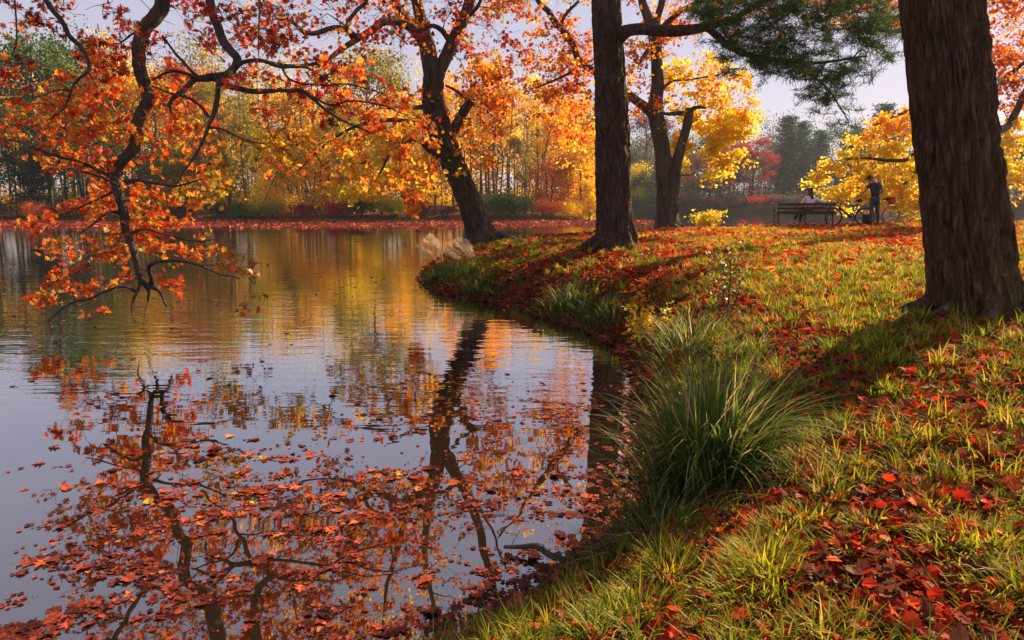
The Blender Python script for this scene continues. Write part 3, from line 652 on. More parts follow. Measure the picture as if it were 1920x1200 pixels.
sk = Skel(rng); LM = [
    [(815, 150, Yo, 15), (826, 128, Yo, 13), (838, 104, Yo + .1, 12.5), (850, 78, Yo + .2, 12.5), (863, 50, Yo + .2, 12), (874, 25, Yo + .2, 11), (882, -5, Yo, 10), (900, -90, Yo - .5, 8), (935, -240, Yo - 1, 5), (950, -380, Yo - 1, 2)],
    [(814, 160, Yo, 18), (808, 120, Yo, 17), (802, 85, Yo, 15), (794, 55, Yo, 12), (786, 20, Yo, 10.5), (780, -10, Yo, 9.5), (770, -120, Yo + .5, 7), (785, -280, Yo + 1, 4), (775, -420, Yo + 1, 2)],
    [(806, 105, Yo, 11), (793, 75, Yo - .1, 11), (772, 52, Yo - .3, 9), (748, 40, Yo - .6, 7.5), (720, 41, Yo - 1, 7), (694, 58, Yo - 1.3, 6.5), (668, 74, Yo - 1.6, 6), (640, 92, Yo - 1.9, 5), (612, 112, Yo - 2.2, 4), (575, 122, Yo - 2.6, 3.2), (535, 122, Yo - 3, 2.6), (490, 112, Yo - 3.4, 2)],
    [(790, 68, Yo, 9), (765, 42, Yo + .2, 9), (750, 22, Yo + .3, 9), (738, -5, Yo + .4, 8), (715, -80, Yo + .4, 6.5), (680, -200, Yo, 4), (660, -330, Yo, 2)],
    [(672, 72, Yo - 1.6, 5), (650, 56, Yo - 1.9, 5), (628, 52, Yo - 2.1, 5), (600, 60, Yo - 2.4, 4.5), (583, 63, Yo - 2.6, 4), (566, 58, Yo - 2.8, 4), (548, 40, Yo - 3, 3), (530, 36, Yo - 3.2, 2)],
    [(664, 76, Yo - 1.6, 4), (650, 50, Yo - 1.5, 4), (668, 20, Yo - 1.4, 4), (690, -5, Yo - 1.3, 3.6), (700, -90, Yo - 1, 2.5)],
    [(846, 82, Yo + .1, 6), (830, 58, Yo - .1, 5.5), (812, 48, Yo - .2, 4.5), (795, 52, Yo - .2, 4)],
    [(880, 30, Yo, 4), (896, 12, Yo - .3, 3.5), (905, -10, Yo - .5, 3), (950, -120, Yo - 1.5, 2)],
    [(800, 200, Yo - .2, 5), (775, 202, Yo - 1, 4), (740, 200, Yo - 1.8, 3), (705, 196, Yo - 2.5, 2)],
    [(880, 190, Yo - .4, 3), (865, 178, Yo - .5, 3), (852, 168, Yo - .6, 2.5), (835, 160, Yo - .7, 2)]]
for l in LM:
    a, r = px_path(l, .12); limb_tube(a, r, M['oak_bark'], oak, 'limb', b, 16, bark_fn(amp=.06, lump=.12, k=6, seed=l[0][0])); sk.limb_nodes(a, r, 3)
for l in ([(845, 258, Yo, 11), (858, 232, Yo - .2, 9.5), (868, 212, Yo - .3, 9), (879, 193, Yo - .45, 8.5), (882, 188, Yo - .47, 7)], [(848, 300, Yo, 12), (828, 290, Yo - .2, 11), (812, 280, Yo - .35, 10), (797, 268, Yo - .5, 8.5), (793, 264, Yo - .52, 6)]):
    a, r = px_path(l, .06); limb_tube(a, r, M['oak_bark'], oak, 'stub', b, 20, bark_fn(amp=.1, lump=.2, k=5)); 
T = poly_pts([(700, -60), (960, -60), (900, 60), (860, 110), (760, 110), (690, 40)], 30, 19, 22, rng) + poly_pts([(430, 0), (700, -30), (760, 40), (640, 130), (540, 150), (430, 120)], 45, 16.5, 20, rng)
T += poly_pts([(560, -20), (1000, -20), (990, 110), (900, 130), (820, 60), (700, 120), (560, 60)], 55, 18, 22, rng) + poly_pts([(330, -20), (560, -20), (540, 110), (420, 100)], 25, 15.5, 18, rng)
sk.grow(T, .3, .04)
cr = MB(); sk.clump(cr, MID, .125, 11, .38, (0, .8), subs=6); c_red = cr
for l in ([(826, 262, Yo - .3, 5), (790, 235, Yo - 1, 4.5), (730, 225, Yo - 2, 4), (660, 240, Yo - 3, 3), (600, 280, Yo - 3.6, 2), (560, 320, Yo - 4, 1.2)], [(797, 270, Yo - .5, 4), (770, 262, Yo - 1.2, 3.4), (735, 285, Yo - 1.8, 2.6), (715, 320, Yo - 2.2, 2), (690, 360, Yo - 2.6, 1.2)], [(770, 262, Yo - 1.2, 2.5), (762, 310, Yo - 1.8, 2), (768, 350, Yo - 2, 1.6), (765, 385, Yo - 2.1, 1)]):
    a, r = px_path(l, .12); sk.tw.tube(a, r, 7, cap=False); sk.limb_nodes(a, r, 3)
gb, gy = MB(), MB()
sk.grow(poly_pts([(560, 240), (820, 245), (835, 320), (800, 350), (700, 330), (600, 320)], 48, 16.5, 20.3, rng), .3, .02, droop=.4); sk.clump(gb, MID, .13, 22, .32, (.3, 1), subs=4)
sk.grow(poly_pts([(590, 320), (700, 320), (830, 340), (800, 385), (700, 375), (610, 372)], 30, 16.5, 20, rng) + poly_pts([(380, 300), (430, 280), (436, 375), (395, 380)], 15, 15.5, 17, rng) + poly_pts([(440, 250), (560, 260), (560, 330), (450, 320)], 15, 16, 18, rng), .3, .02, droop=.4); sk.clump(gy, MID, .11, 24, .32, (.0, .8), subs=4)
sk.grow(poly_pts([(740, 370), (782, 370), (775, 405), (745, 400)], 7, 18, 19, rng), .3, .01); sk.clump(gb, MID, .14, 18, .22, (.1, .6), subs=3)
obj('crown', gb.mesh('oak_low_orange', M['orange_leaf'], b, tone=True, smooth=False), oak); obj('crown', gy.mesh('oak_low_yellow', M['yellow_leaf'], b, tone=True, smooth=False), oak)
T = poly_pts([(870, 60), (930, 90), (960, 150), (940, 300), (870, 320), (850, 270), (860, 150)], 60, 19.5, 22.5, rng) + poly_pts([(820, 330), (880, 330), (870, 270), (840, 300)], 0, 19, 20, rng)
T += ell_pts((-6.2, 21.5, 12.3), (5.6, 4.0, 3.9), 300, rng, .2, 8.6)
sk.grow(T, .3, .05); cr2 = MB(); sk.clump(cr2, MID, .12, 24, .38, (.1, .9), subs=4)
obj('twigs', sk.tw.mesh('oak_twigs', M['twig'], b), oak)
obj('crown', c_red.mesh('oak_crown_red', M['red_leaf'], b, tone=True, smooth=False), oak); obj('crown', cr2.mesh('oak_crown_orange', M['orange_leaf'], b, tone=True, smooth=False), oak)

# --- the forked oak with hanging yellow leaves
rng = np.random.default_rng(103)
Yf = 26.5; b = P(1252, 424, Yf); b[2] = hz(b[0], b[1])
fo = thing('oak_tree', 'oak with two stems forking low down and bright yellow leaves hanging on its right side', 'tree', tuple(b))
tp, tr_ = px_path([(1254, 440, Yf, 23), (1252, 415, Yf, 23), (1250, 370, Yf, 21), (1247, 330, Yf, 19), (1242, 290, Yf, 15), (1236, 245, Yf, 15), (1228, 205, Yf, 14), (1233, 160, Yf, 12), (1231, 110, Yf, 10.5), (1227, 70, Yf, 11), (1224, 55, Yf, 10)], .06)
mb = MB(); mb.tube(tp, tr_, 48, bark_fn(b[2], .3, .08, 8, .9, 7.0, 4, .08, .4)); roots(mb, b, .42, 5, rng, b[2])
knot(mb, P(1246, 365, Yf - .4), (-.5, -1, 0), .16, rng); knot(mb, P(1262, 352, Yf - .3), (.5, -1, 0), .13, rng)
obj('trunk', mb.mesh('forked_oak_trunk', M['oak_bark'], b), fo)
sk = Skel(rng)
for l in ([(1258, 385, Yf, 16), (1264, 345, Yf - .1, 12), (1268, 310, Yf - .2, 10), (1278, 270, Yf - .2, 9), (1288, 235, Yf - .3, 8.5), (1293, 203, Yf - .3, 8)],
          [(1293, 208, Yf - .3, 5), (1303, 202, Yf - .5, 4), (1316, 201, Yf - .7, 3), (1324, 203, Yf - .8, 2)],
          [(1289, 215, Yf - .3, 6), (1275, 212, Yf - .3, 4.5), (1255, 214, Yf - .2, 3.5), (1240, 212, Yf - .1, 2.5)],
          [(1232, 225, Yf, 10), (1215, 205, Yf, 9), (1190, 186, Yf, 8), (1165, 166, Yf, 7.5), (1130, 144, Yf, 7), (1105, 128, Yf, 7), (1085, 112, Yf, 7), (1074, 85, Yf, 6.5), (1060, 62, Yf, 6), (1040, 40, Yf, 6), (1028, 20, Yf, 5), (1012, 6, Yf, 4.5), (980, -50, Yf - .4, 3), (930, -130, Yf - 1, 2)],
          [(1224, 60, Yf, 9), (1212, 25, Yf, 8), (1203, -5, Yf, 7), (1190, -120, Yf, 5.5), (1180, -260, Yf, 3), (1170, -340, Yf, 1.5)],
          [(1227, 58, Yf, 8), (1235, 25, Yf, 7), (1243, -5, Yf, 6.5), (1262, -120, Yf, 5), (1280, -260, Yf, 2.5)],
          [(1235, 62, Yf, 6), (1252, 42, Yf - .2, 5), (1275, 22, Yf - .4, 5), (1300, 8, Yf - .6, 4.5), (1380, -40, Yf - 1, 3), (1450, -70, Yf - 1.5, 1.6)],
          [(1222, 85, Yf, 4), (1214, 95, Yf - .2, 4), (1203, 112, Yf - .3, 3.5), (1192, 125, Yf - .4, 2.5)],
          [(1090, 118, Yf, 4), (1080, 130, Yf - .2, 3), (1050, 146, Yf - .6, 2.5), (1005, 165, Yf - 1, 1.6)],
          [(1050, 52, Yf, 3), (1060, 28, Yf, 3), (1085, 2, Yf, 2.5)],
          [(1238, 170, Yf, 3), (1262, 152, Yf + .2, 2.2), (1300, 148, Yf + .5, 1.8), (1360, 140, Yf + 1, 1.4), (1395, 150, Yf + 1.2, .9)]):
    a, r = px_path(l, .12); limb_tube(a, r, M['oak_bark'], fo, 'limb', b, 14, bark_fn(amp=.06, lump=.12, k=6, seed=l[0][1])); sk.limb_nodes(a, r, 3)
cy, co = MB(), MB()
T = poly_pts([(1282, 215), (1415, 215), (1412, 245), (1385, 290), (1372, 318), (1350, 330), (1330, 290), (1296, 268)], 66, 26.7, 28.3, rng) + poly_pts([(1268, 235), (1292, 270), (1288, 320), (1272, 322)], 14, 26.8, 27.6, rng) + poly_pts([(1335, 322), (1362, 322), (1352, 338)], 4, 25, 25.6, rng)
sk.grow(T, .3, .03); sk.clump(cy, MID, .125, 56, .33, (.35, .95), subs=4)
T = poly_pts([(1242, 110), (1300, 90), (1400, 130), (1420, 215), (1340, 225), (1262, 230), (1246, 170)], 95, 26.2, 28.4, rng)
sk.grow(T, .3, .03); sk.clump(cy, MID, .125, 26, .36, (.1, .7), subs=4)
T = poly_pts([(890, -30), (1108, -30), (1110, 330), (1060, 330), (1020, 250), (960, 130), (930, 120), (900, 60)], 110, 25.5, 28, rng) + poly_pts([(1000, 60), (1110, 60), (1110, 200), (1020, 190)], 45, 25.5, 27.5, rng)
T += poly_pts([(1165, -20), (1300, -30), (1310, 60), (1240, 110), (1240, 210), (1180, 215), (1170, 100)], 65, 25, 28, rng) + poly_pts([(1300, -30), (1700, -60), (1700, 30), (1500, 60), (1330, 90)], 60, 25, 28, rng)
T += ell_pts((6.0, 27, 14.0), (7, 4, 3.6), 130, rng, .3, 10.4)
sk.grow(T, .3, .04); sk.clump(co, MID, .12, 26, .38, (.1, .95), subs=4)
obj('twigs', sk.tw.mesh('forked_oak_twigs', M['twig'], b), fo)
obj('crown', cy.mesh('forked_oak_yellow', M['yellow_leaf'], b, tone=True, smooth=False), fo); obj('crown', co.mesh('forked_oak_orange', M['orange_leaf'], b, tone=True, smooth=False), fo)

# --- the great trunk at the right
rng = np.random.default_rng(104)
b = base_of(1833, 588); Yb = b[1]
big = thing('large_tree', 'huge furrowed dark trunk standing nearest on the grass, with a reddish scar at its foot', 'tree', tuple(b))
k = 1.0
tp, tr_ = px_path([(1836, 630, Yb, 74), (1832, 580, Yb, 74), (1824, 520, Yb, 74), (1812, 430, Yb, 74), (1796, 300, Yb, 71), (1778, 130, Yb, 68), (1763, 0, Yb, 66), (1740, -220, Yb, 62)], .025)
top = tp[-1]; e2, r2 = smooth_path([top, top + [-.4, .2, 4], top + [-.4, .4, 9], top + [0, .5, 12]], [tr_[-1], .27, .14, .04], .15)
mb = MB(); mb.tube(np.vstack([tp, e2[1:]]), np.concatenate([tr_, r2[1:]]), 220, bark_fn(b[2], .30, .10, 14, 2.4, 3.0, 6, .04, .28)); roots(mb, b, .36, 7, rng, b[2])
m = M['big_bark'].copy(); nt = m.node_tree; L = nt.links.new; bs = [q for q in nt.nodes if q.type == 'BSDF_PRINCIPLED'][0]; src = bs.inputs['Base Color'].links[0].from_socket
tc = N(nt, 'ShaderNodeTexCoord'); ns = N(nt, 'ShaderNodeTexNoise', i_Scale=7.0, i_Detail=4.0); L(tc.outputs['Object'], ns.inputs[0])
def spot(loc, r0, r1, colr, src, sq=(1, 1, .6)):
    mp = N(nt, 'ShaderNodeMapping'); mp.vector_type = 'POINT'; mp.inputs['Scale'].default_value = sq; mp.inputs['Location'].default_value = tuple(-a * q for a, q in zip(loc, sq)); L(tc.outputs['Object'], mp.inputs[0])
    ln = N(nt, 'ShaderNodeVectorMath', operation='LENGTH'); L(mp.outputs[0], ln.inputs[0])
    ad = N(nt, 'ShaderNodeMath', operation='MULTIPLY_ADD'); ad.inputs[1].default_value = .25; L(ns.outputs[0], ad.inputs[0]); L(ln.outputs['Value'], ad.inputs[2])
    mr = N(nt, 'ShaderNodeMapRange', i_1=r1 + .12, i_2=r0 + .12); L(ad.outputs[0], mr.inputs[0])
    mx = N(nt, 'ShaderNodeMix', data_type='RGBA'); mx.inputs[7].default_value = (*colr, 1); L(mr.outputs[0], mx.inputs[0]); L(src, mx.inputs[6]); return mx.outputs[2]
s1 = spot(P(1808, 552, Yb - .40) - b, .08, .15, (.34, .10, .06), src); s1 = spot(P(1880, 560, Yb - .30) - b, .05, .2, (.17, .16, .03), s1, (1, 1, .4)); L(s1, bs.inputs['Base Color'])
obj('trunk', mb.mesh('big_trunk', m, b), big)
sk = Skel(rng); lp = MB(); al = np.vstack([tp, e2])
for i in range(16):
    q = e2[int(len(e2) * (.25 + .72 * i / 15))]; a = i * 2.4 + .6; Lh = 3.6 * (1 - i / 22)
    pt, rr = smooth_path([q, q + [math.cos(a) * Lh * .5, math.sin(a) * Lh * .5, .5], q + [math.cos(a) * Lh, math.sin(a) * Lh, .6]], [.10, .06, .02], .3); lp.tube(pt, rr, 8); sk.limb_nodes(pt, rr, 2)
obj('branch', lp.mesh('big_branch', M['big_bark'], b), big)
sk.grow(ell_pts(e2[int(len(e2) * .8)], (3.4, 3.4, 3.0), 170, rng, .3), .25, .04); nd = MB(); pos = []
for (t, dr) in sk.tips: pos.append(t + rng.normal(size=(60, 3)) * [.25, .25, .12])
pos = np.vstack(pos); n = len(pos); scatter(nd, NEEDLE, pos, rot_from(rng.normal(size=(n, 3)), rng), .2 * rng.uniform(.7, 1.3, n), rng.beta(1.6, 3, n))
obj('twigs', sk.tw.mesh('big_twigs', M['twig'], b), big); obj('needles', nd.mesh('big_needles', M['needle'], b, tone=True, smooth=False), big)

# --- the yellow maple behind the cyclist
rng = np.random.default_rng(105)
Ym = 28.6; Yt = 21.8; b = P(1836, 420, Yt); b[2] = hz(b[0], b[1])
ym = thing('maple_tree', 'maple with a mass of bright yellow leaves sweeping low behind the standing person', 'tree', tuple(b))
sk = Skel(rng); a, r = px_path([(1838, 445, Yt, 26), (1834, 400, Yt, 24), (1822, 320, Yt, 22), (1808, 230, Yt, 21), (1792, 120, Yt, 20), (1778, 0, Yt, 18), (1765, -140, Yt, 15), (1760, -300, Yt, 10), (1760, -420, Yt, 4)], .12)
limb_tube(a, r, M['oak_bark'], ym, 'trunk', b, 32, bark_fn(b[2], .4, .08)); sk.limb_nodes(a, r, 4)
for l in ([(1816, 275, Yt, 11), (1780, 288, Ym - 3, 8), (1720, 288, Ym - .6, 5), (1695, 300, Ym - .7, 4), (1660, 300, Ym - .8, 3.2), (1625, 296, Ym - .9, 2.5), (1585, 298, Ym - 1, 2)],
          [(1822, 315, Yt, 9), (1770, 308, Ym - 2.5, 6), (1728, 312, Ym - .5, 4), (1710, 330, Ym - .6, 4), (1694, 350, Ym - .6, 3), (1690, 380, Ym - .6, 1.5)],
          [(1812, 250, Yt, 10), (1862, 246, Ym - 4, 8), (1888, 238, Ym - .5, 7), (1902, 215, Ym - .6, 7), (1916, 185, Ym - .7, 6.5), (1935, 150, Ym - .8, 6), (1990, 60, Ym - 1, 3)],
          [(1806, 210, Yt, 8), (1860, 160, Ym - 4, 6), (1885, 146, Ym - .5, 5), (1930, 110, Ym - .7, 3)],
          [(1806, 230, Yt, 8), (1760, 200, Ym - 3, 6), (1700, 210, Ym - .6, 3), (1640, 235, Ym - .8, 1.6)],
          [(1822, 330, Yt, 6), (1870, 340, Ym - 4, 5), (1890, 360, Ym - .7, 2)]):
    a, r = px_path(l, .12); limb_tube(a, r, M['oak_bark'], ym, 'limb', b, 12, bark_fn(amp=.05, lump=.15, k=6)); sk.limb_nodes(a, r, 3)
cy, co = MB(), MB()
T = poly_pts([(1508, 345), (1520, 325), (1575, 300), (1575, 268), (1605, 255), (1640, 275), (1720, 262), (1740, 400), (1690, 408), (1680, 395), (1600, 372), (1545, 372), (1512, 358)], 165, 27.6, 29.6, rng)
T += poly_pts([(1690, 330), (1745, 330), (1745, 420), (1700, 412)], 34, 27.3, 28.6, rng) + poly_pts([(1560, 360), (1680, 360), (1680, 400), (1560, 396)], 26, 28.5, 29.6, rng) + poly_pts([(1850, 250), (1925, 215), (1925, 300), (1905, 380), (1880, 385), (1862, 300)], 60, 27.4, 29, rng)
sk.grow(T, .3, .03); sk.clump(cy, MID, .11, 46, .32, (.3, 1.0), subs=5, flat=.4)
T = poly_pts([(1620, 265), (1640, 225), (1715, 195), (1720, 262)], 34, 27.6, 29.4, rng); sk.grow(T, .3, .03); sk.clump(cy, MID, .125, 36, .34, (.0, .5), subs=4)
T = poly_pts([(1845, -20), (1925, -20), (1925, 210), (1858, 200)], 90, 26, 29.5, rng) + poly_pts([(1480, -60), (1700, -60), (1700, 70), (1640, 40), (1560, 50)], 60, 27, 29.5, rng) + poly_pts([(1925, 60), (2060, 60), (2060, 380), (1925, 380)], 50, 27.5, 30, rng) + ell_pts(P(1760, -330, Yt), (2.6, 2.6, 1.6), 60, rng, .3, 7)
sk.grow(T, .3, .04); sk.clump(co, MID, .125, 28, .40, (0, .8), subs=4)
obj('twigs', sk.tw.mesh('maple_twigs', M['twig'], b), ym); obj('crown', cy.mesh('maple_yellow', M['yellow_leaf'], b, tone=True, smooth=False), ym); obj('crown', co.mesh('maple_orange', M['orange_leaf'], b, tone=True, smooth=False), ym)

# --- the red oak whose limbs hang over the water on the left; it stands on the bank behind the viewpoint
rng = np.random.default_rng(106)
P_, HS = P, .88
def P(px, py, Y): return P_(px, py, Y * HS)
_pp = px_path
def px_path(l, step=.12): return _pp([(a_, b_, c_, d_ * HS) for a_, b_, c_, d_ in l], step)
b = np.array([-4.2, -2.8, 0]); b[2] = hz(b[0], b[1])
ho = thing('red_oak_tree', 'red oak with twisted dark limbs and red leaves hanging over the water on the left', 'tree', tuple(b))
sk = Skel(rng); At = P(305, -5, 13.0)
a, r = smooth_path([b - [0, 0, .3], b + [0, .1, 1.5], (-4.4, -1.5, 4.2), (-4.8, 2.0, 7.0), (-5.4, 6.0, 9.0), (-5.9, 9.4, 9.2), (-6.2, 11.3, 7.9), At + [-.05, .1, 1.2], At], [.38, .34, .3, .27, .24, .2, .17, .15, .14], .15)
limb_tube(a, r, M['oak_bark'], ho, 'trunk', b, 28, bark_fn(b[2], .35, .07)); sk.limb_nodes(a[len(a) // 3:], r[len(a) // 3:], 4)
HL = [
    [(305, -8, 13.0, 13.5), (303, 15, 13.0, 13.5), (288, 35, 12.9, 13.5), (268, 62, 12.8, 13), (262, 90, 12.7, 12.5), (263, 130, 12.6, 12), (272, 165, 12.5, 12), (274, 188, 12.4, 12), (262, 215, 12.4, 11.5), (256, 240, 12.3, 11), (255, 268, 12.3, 11), (238, 290, 12.2, 10.5), (222, 320, 12.2, 9.5), (219, 350, 12.1, 9), (228, 385, 12.0, 8.5), (234, 415, 12.0, 8), (240, 440, 12.0, 7.2), (250, 475, 11.9, 6.6), (258, 505, 11.9, 6), (268, 530, 11.9, 5), (278, 545, 11.9, 3.6), (277, 565, 11.9, 2)],
    [(268, 528, 11.9, 5), (290, 540, 11.8, 5), (300, 548, 11.8, 3.5), (312, 575, 11.7, 2)],
    [(284, 540, 11.9, 5), (284, 520, 11.8, 4.5), (280, 500, 11.8, 4.5), (300, 490, 11.6, 3.5), (335, 490, 11.5, 3), (370, 497, 11.3, 2.4), (410, 513, 11.1, 2), (450, 522, 11.0, 1.6)],
    [(264, 525, 11.9, 4), (258, 545, 11.8, 3.2), (250, 562, 11.7, 2.6), (248, 585, 11.6, 1.6), (254, 604, 11.5, 1)],
    [(256, 548, 11.8, 3), (235, 538, 11.6, 2.6), (200, 545, 11.5, 2.4), (170, 560, 11.4, 2), (130, 570, 11.2, 1.8), (90, 602, 11.0, 1.2)],
    [(222, 340, 12.1, 5), (190, 322, 12, 3.5), (150, 305, 11.8, 2.6), (100, 290, 11.6, 2), (50, 272, 11.5, 1.6), (10, 262, 11.4, 1.2)],
    [(222, 348, 12.1, 4), (195, 335, 11.9, 2.4), (150, 322, 11.7, 1.8)],
    [(222, 355, 12.1, 3.5), (190, 370, 12, 2.2), (150, 390, 11.9, 1.6), (110, 405, 11.8, 1)],
    [(230, 400, 12, 4), (205, 398, 11.8, 2.4), (180, 415, 11.7, 1.8), (150, 440, 11.6, 1.2)],
    [(236, 340, 12.1, 5), (262, 338, 11.9, 3.2), (300, 345, 11.7, 2.8), (335, 348, 11.6, 2.2), (378, 336, 11.4, 1.6)],
    [(241, 440, 12, 4), (272, 430, 11.8, 2.4), (310, 440, 11.6, 2), (360, 452, 11.5, 1.6), (400, 450, 11.4, 1.2)]]
UB = P(392, -5, 12.6)
a, r = smooth_path([(-5.3, 6.0, 9.0), (-5.4, 9, 8.6), UB + [0, -.2, 1.6], UB], [.15, .13, .11, .10], .15); limb_tube(a, r, M['oak_bark'], ho, 'limb', b, 14, bark_fn()); sk.limb_nodes(a, r, 4)
HL += [
    [(392, -8, 12.6, 8), (398, 25, 12.6, 8), (408, 55, 12.5, 8), (420, 80, 12.4, 8), (436, 98, 12.4, 7.5), (445, 110, 12.3, 8), (440, 128, 12.3, 7), (425, 140, 12.3, 7.5), (400, 143, 12.3, 8), (380, 148, 12.2, 6.5), (365, 150, 12.2, 5.5), (345, 168, 12.1, 4.5), (325, 182, 12, 4), (317, 195, 12, 3), (322, 212, 11.9, 1.6)],
    [(402, 145, 12.3, 6), (420, 158, 12.2, 6), (440, 166, 12.1, 5.5), (465, 172, 12, 5.5), (490, 172, 11.9, 5), (515, 169, 11.8, 4.2), (545, 170, 11.7, 4), (565, 170, 11.6, 4), (585, 183, 11.5, 3.4), (605, 200, 11.4, 2.8), (640, 225, 11.3, 2.2), (700, 250, 11.1, 1.6)],
    [(412, 150, 12.2, 5.5), (408, 175, 12.1, 5), (404, 198, 12, 4.6), (396, 225, 11.9, 4), (386, 248, 11.8, 3.4), (372, 280, 11.7, 2.6), (352, 312, 11.6, 2), (330, 345, 11.5, 1.2)],
    [(392, 238, 11.8, 2.6), (425, 245, 11.6, 2), (460, 262, 11.4, 1.6), (500, 270, 11.2, 1)],
    [(376, 148, 12.2, 4), (355, 130, 12.2, 3.2), (330, 100, 12.2, 2.6), (305, 68, 12.3, 2)],
    [(376, 150, 12.2, 3.5), (350, 138, 12.1, 3), (318, 134, 12.0, 2.8), (285, 150, 12.0, 2)],
    [(392, 220, 11.9, 3), (375, 198, 11.8, 2.5), (350, 182, 11.7, 2.2), (320, 176, 11.7, 2), (285, 162, 11.7, 1.6)],
    [(444, 122, 12.2, 4.5), (460, 115, 12.1, 4), (485, 112, 12, 4), (510, 120, 11.9, 3.6), (530, 125, 11.8, 3), (570, 125, 11.7, 2.4), (600, 140, 11.6, 2), (640, 165, 11.5, 1.5)],
    [(580, 180, 11.5, 2.4), (620, 196, 11.3, 2.2), (660, 190, 11.1, 1.8), (710, 196, 10.9, 1.4), (760, 215, 10.8, 1)],
    [(528, 125, 11.8, 2.6), (545, 150, 11.7, 2), (600, 160, 11.6, 1.8), (650, 158, 11.4, 1.4), (720, 175, 11.2, 1)],
    [(305, 30, 13, 3), (255, 60, 12.8, 2), (225, 80, 12.6, 1.5)]]
UC = P(84, -5, 11.4)
a, r = smooth_path([(-5.2, 4.0, 8.2), (-6.4, 7, 7.6), UC + [0, -.2, 1.4], UC], [.11, .09, .07, .058], .15); limb_tube(a, r, M['oak_bark'], ho, 'limb', b, 12, bark_fn()); sk.limb_nodes(a, r, 4)
HL += [
    [(82, -8, 11.4, 6), (95, 12, 11.4, 5.5), (110, 30, 11.4, 5), (122, 50, 11.4, 5), (132, 70, 11.4, 4.6), (148, 84, 11.4, 4.2), (160, 100, 11.4, 3.6), (168, 120, 11.4, 3.2), (164, 136, 11.4, 3), (148, 146, 11.4, 2.8), (136, 162, 11.4, 2.6), (130, 180, 11.4, 2.2), (118, 205, 11.4, 1.8), (95, 225, 11.3, 1.2)],
    [(166, 136, 11.4, 2), (174, 150, 11.4, 1.6), (182, 165, 11.4, 1)], [(133, 170, 11.4, 2), (115, 168, 11.3, 1.8), (90, 175, 11.2, 1)],
    [(27, -8, 11.0, 1.6), (30, 40, 11.0, 1.4), (31, 80, 11.0, 1.3), (20, 105, 11, 1)], [(488, -8, 12.2, 1.4), (486, 40, 12.2, 1.3), (485, 108, 12.2, 1)]]
ht = MB()
for i, l in enumerate(HL):
    a, r = px_path(l, .05); s_ = np.arange(len(a)) * .05; fade = np.minimum(1, s_ / .4) * (.012 + r * .28)
    for ax_ in range(3): a[:, ax_] += fade * ((vn(s_ * 4.2, i * 3.1 + ax_ * 7.7, 1.5) - .5) * 1.7 + (vn(s_ * 11, i * 2.1 + ax_ * 5.7, 4.5) - .5) * .8)
    for q_ in range(int(len(a) / 9)):
        j_ = int(rng.integers(2, len(a))); d_ = rng.normal(size=3) * [1, 1, .8]; d_ /= np.linalg.norm(d_); Lt = rng.uniform(.12, .42); m_ = a[j_] + d_ * Lt * .5 + rng.normal(size=3) * .03
        sk.tw.tube([a[j_], m_, a[j_] + d_ * Lt + [0, 0, rng.uniform(-.08, .08)]], [.006, .0045, .0025], 4, cap=False)
        if rng.random() < .5: sk.tw.tube([m_, m_ + rng.normal(size=3) * .07], [.004, .002], 3, cap=False)
    if l[0][3] >= 4: limb_tube(a, r, M['oak_bark'], ho, 'limb', b, 18 if l[0][3] > 7 else 10, bark_fn(amp=.07, lump=.14, k=5, seed=i * 1.3)); sk.limb_nodes(a, r, 3)
    else: sk.tw.tube(a, r, 7, cap=False); sk.limb_nodes(a, r, 3)
def spray(poly, n, Y0, Y1, per, rc, tone):
    T = poly_pts(poly, max(2, int(n * .74)), Y0 + .7, Y1 + .95, rng); sk.grow(T, .3, .012, sides=4, k0=.004); sk.clump(HC, OAK, .112, per * .80, rc * 1.05, tone, subs=4, up=.3, sjit=.35)
HC = MB()
spray([(75, 455), (130, 450), (225, 425), (245, 470), (240, 500), (180, 492), (100, 485)], 34, 11.3, 12.3, 11, .17, (.45, .85))
spray([(225, 400), (300, 370), (330, 410), (410, 445), (405, 480), (330, 480), (260, 470)], 50, 11.3, 12.3, 11, .17, (.45, .85))
spray([(235, 325), (270, 330), (320, 380), (300, 430), (245, 430)], 34, 11.4, 12.3, 11, .17, (.5, .95))
spray([(155, 325), (215, 320), (220, 395), (170, 380)], 22, 11.4, 12.3, 11, .16, (.45, .9))
spray([(45, 420), (70, 395), (150, 370), (215, 375), (225, 410), (130, 405), (80, 425), (50, 435)], 30, 11.2, 12.2, 10, .15, (.4, .8))
spray([(45, 570), (90, 530), (110, 510), (240, 515), (250, 535), (200, 540), (150, 562), (100, 575), (60, 585)], 34, 11, 11.9, 11, .15, (.3, .95))
spray([(300, 500), (330, 495), (345, 530), (320, 545)], 7, 11.2, 11.8, 9, .14, (.4, .7))
spray([(400, 490), (470, 480), (490, 510), (500, 560), (470, 540), (420, 510)], 16, 10.8, 11.5, 9, .14, (.4, .95))
spray([(435, 570), (460, 560), (465, 590)], 3, 10.9, 11.1, 8, .12, (.5, .8)); spray([(125, 590), (215, 580), (220, 600), (140, 606)], 5, 11, 11.4, 6, .12, (.3, .9))
spray([(0, 240), (60, 185), (130, 140), (185, 215), (250, 240), (245, 330), (150, 320), (60, 300), (0, 275)], 100, 11, 12.4, 11, .18, (.35, .9))
spray([(60, 150), (120, 140), (180, 180), (160, 215), (80, 205)], 24, 11.1, 11.9, 11, .17, (.5, .95))
spray([(0, 130), (30, 60), (60, 130), (50, 190), (10, 190)], 16, 10.6, 11.6, 9, .16, (.1, .7)); spray([(0, 0), (100, -10), (140, 10), (90, 50), (20, 60), (0, 30)], 22, 10.8, 11.8, 8, .16, (.1, .6))
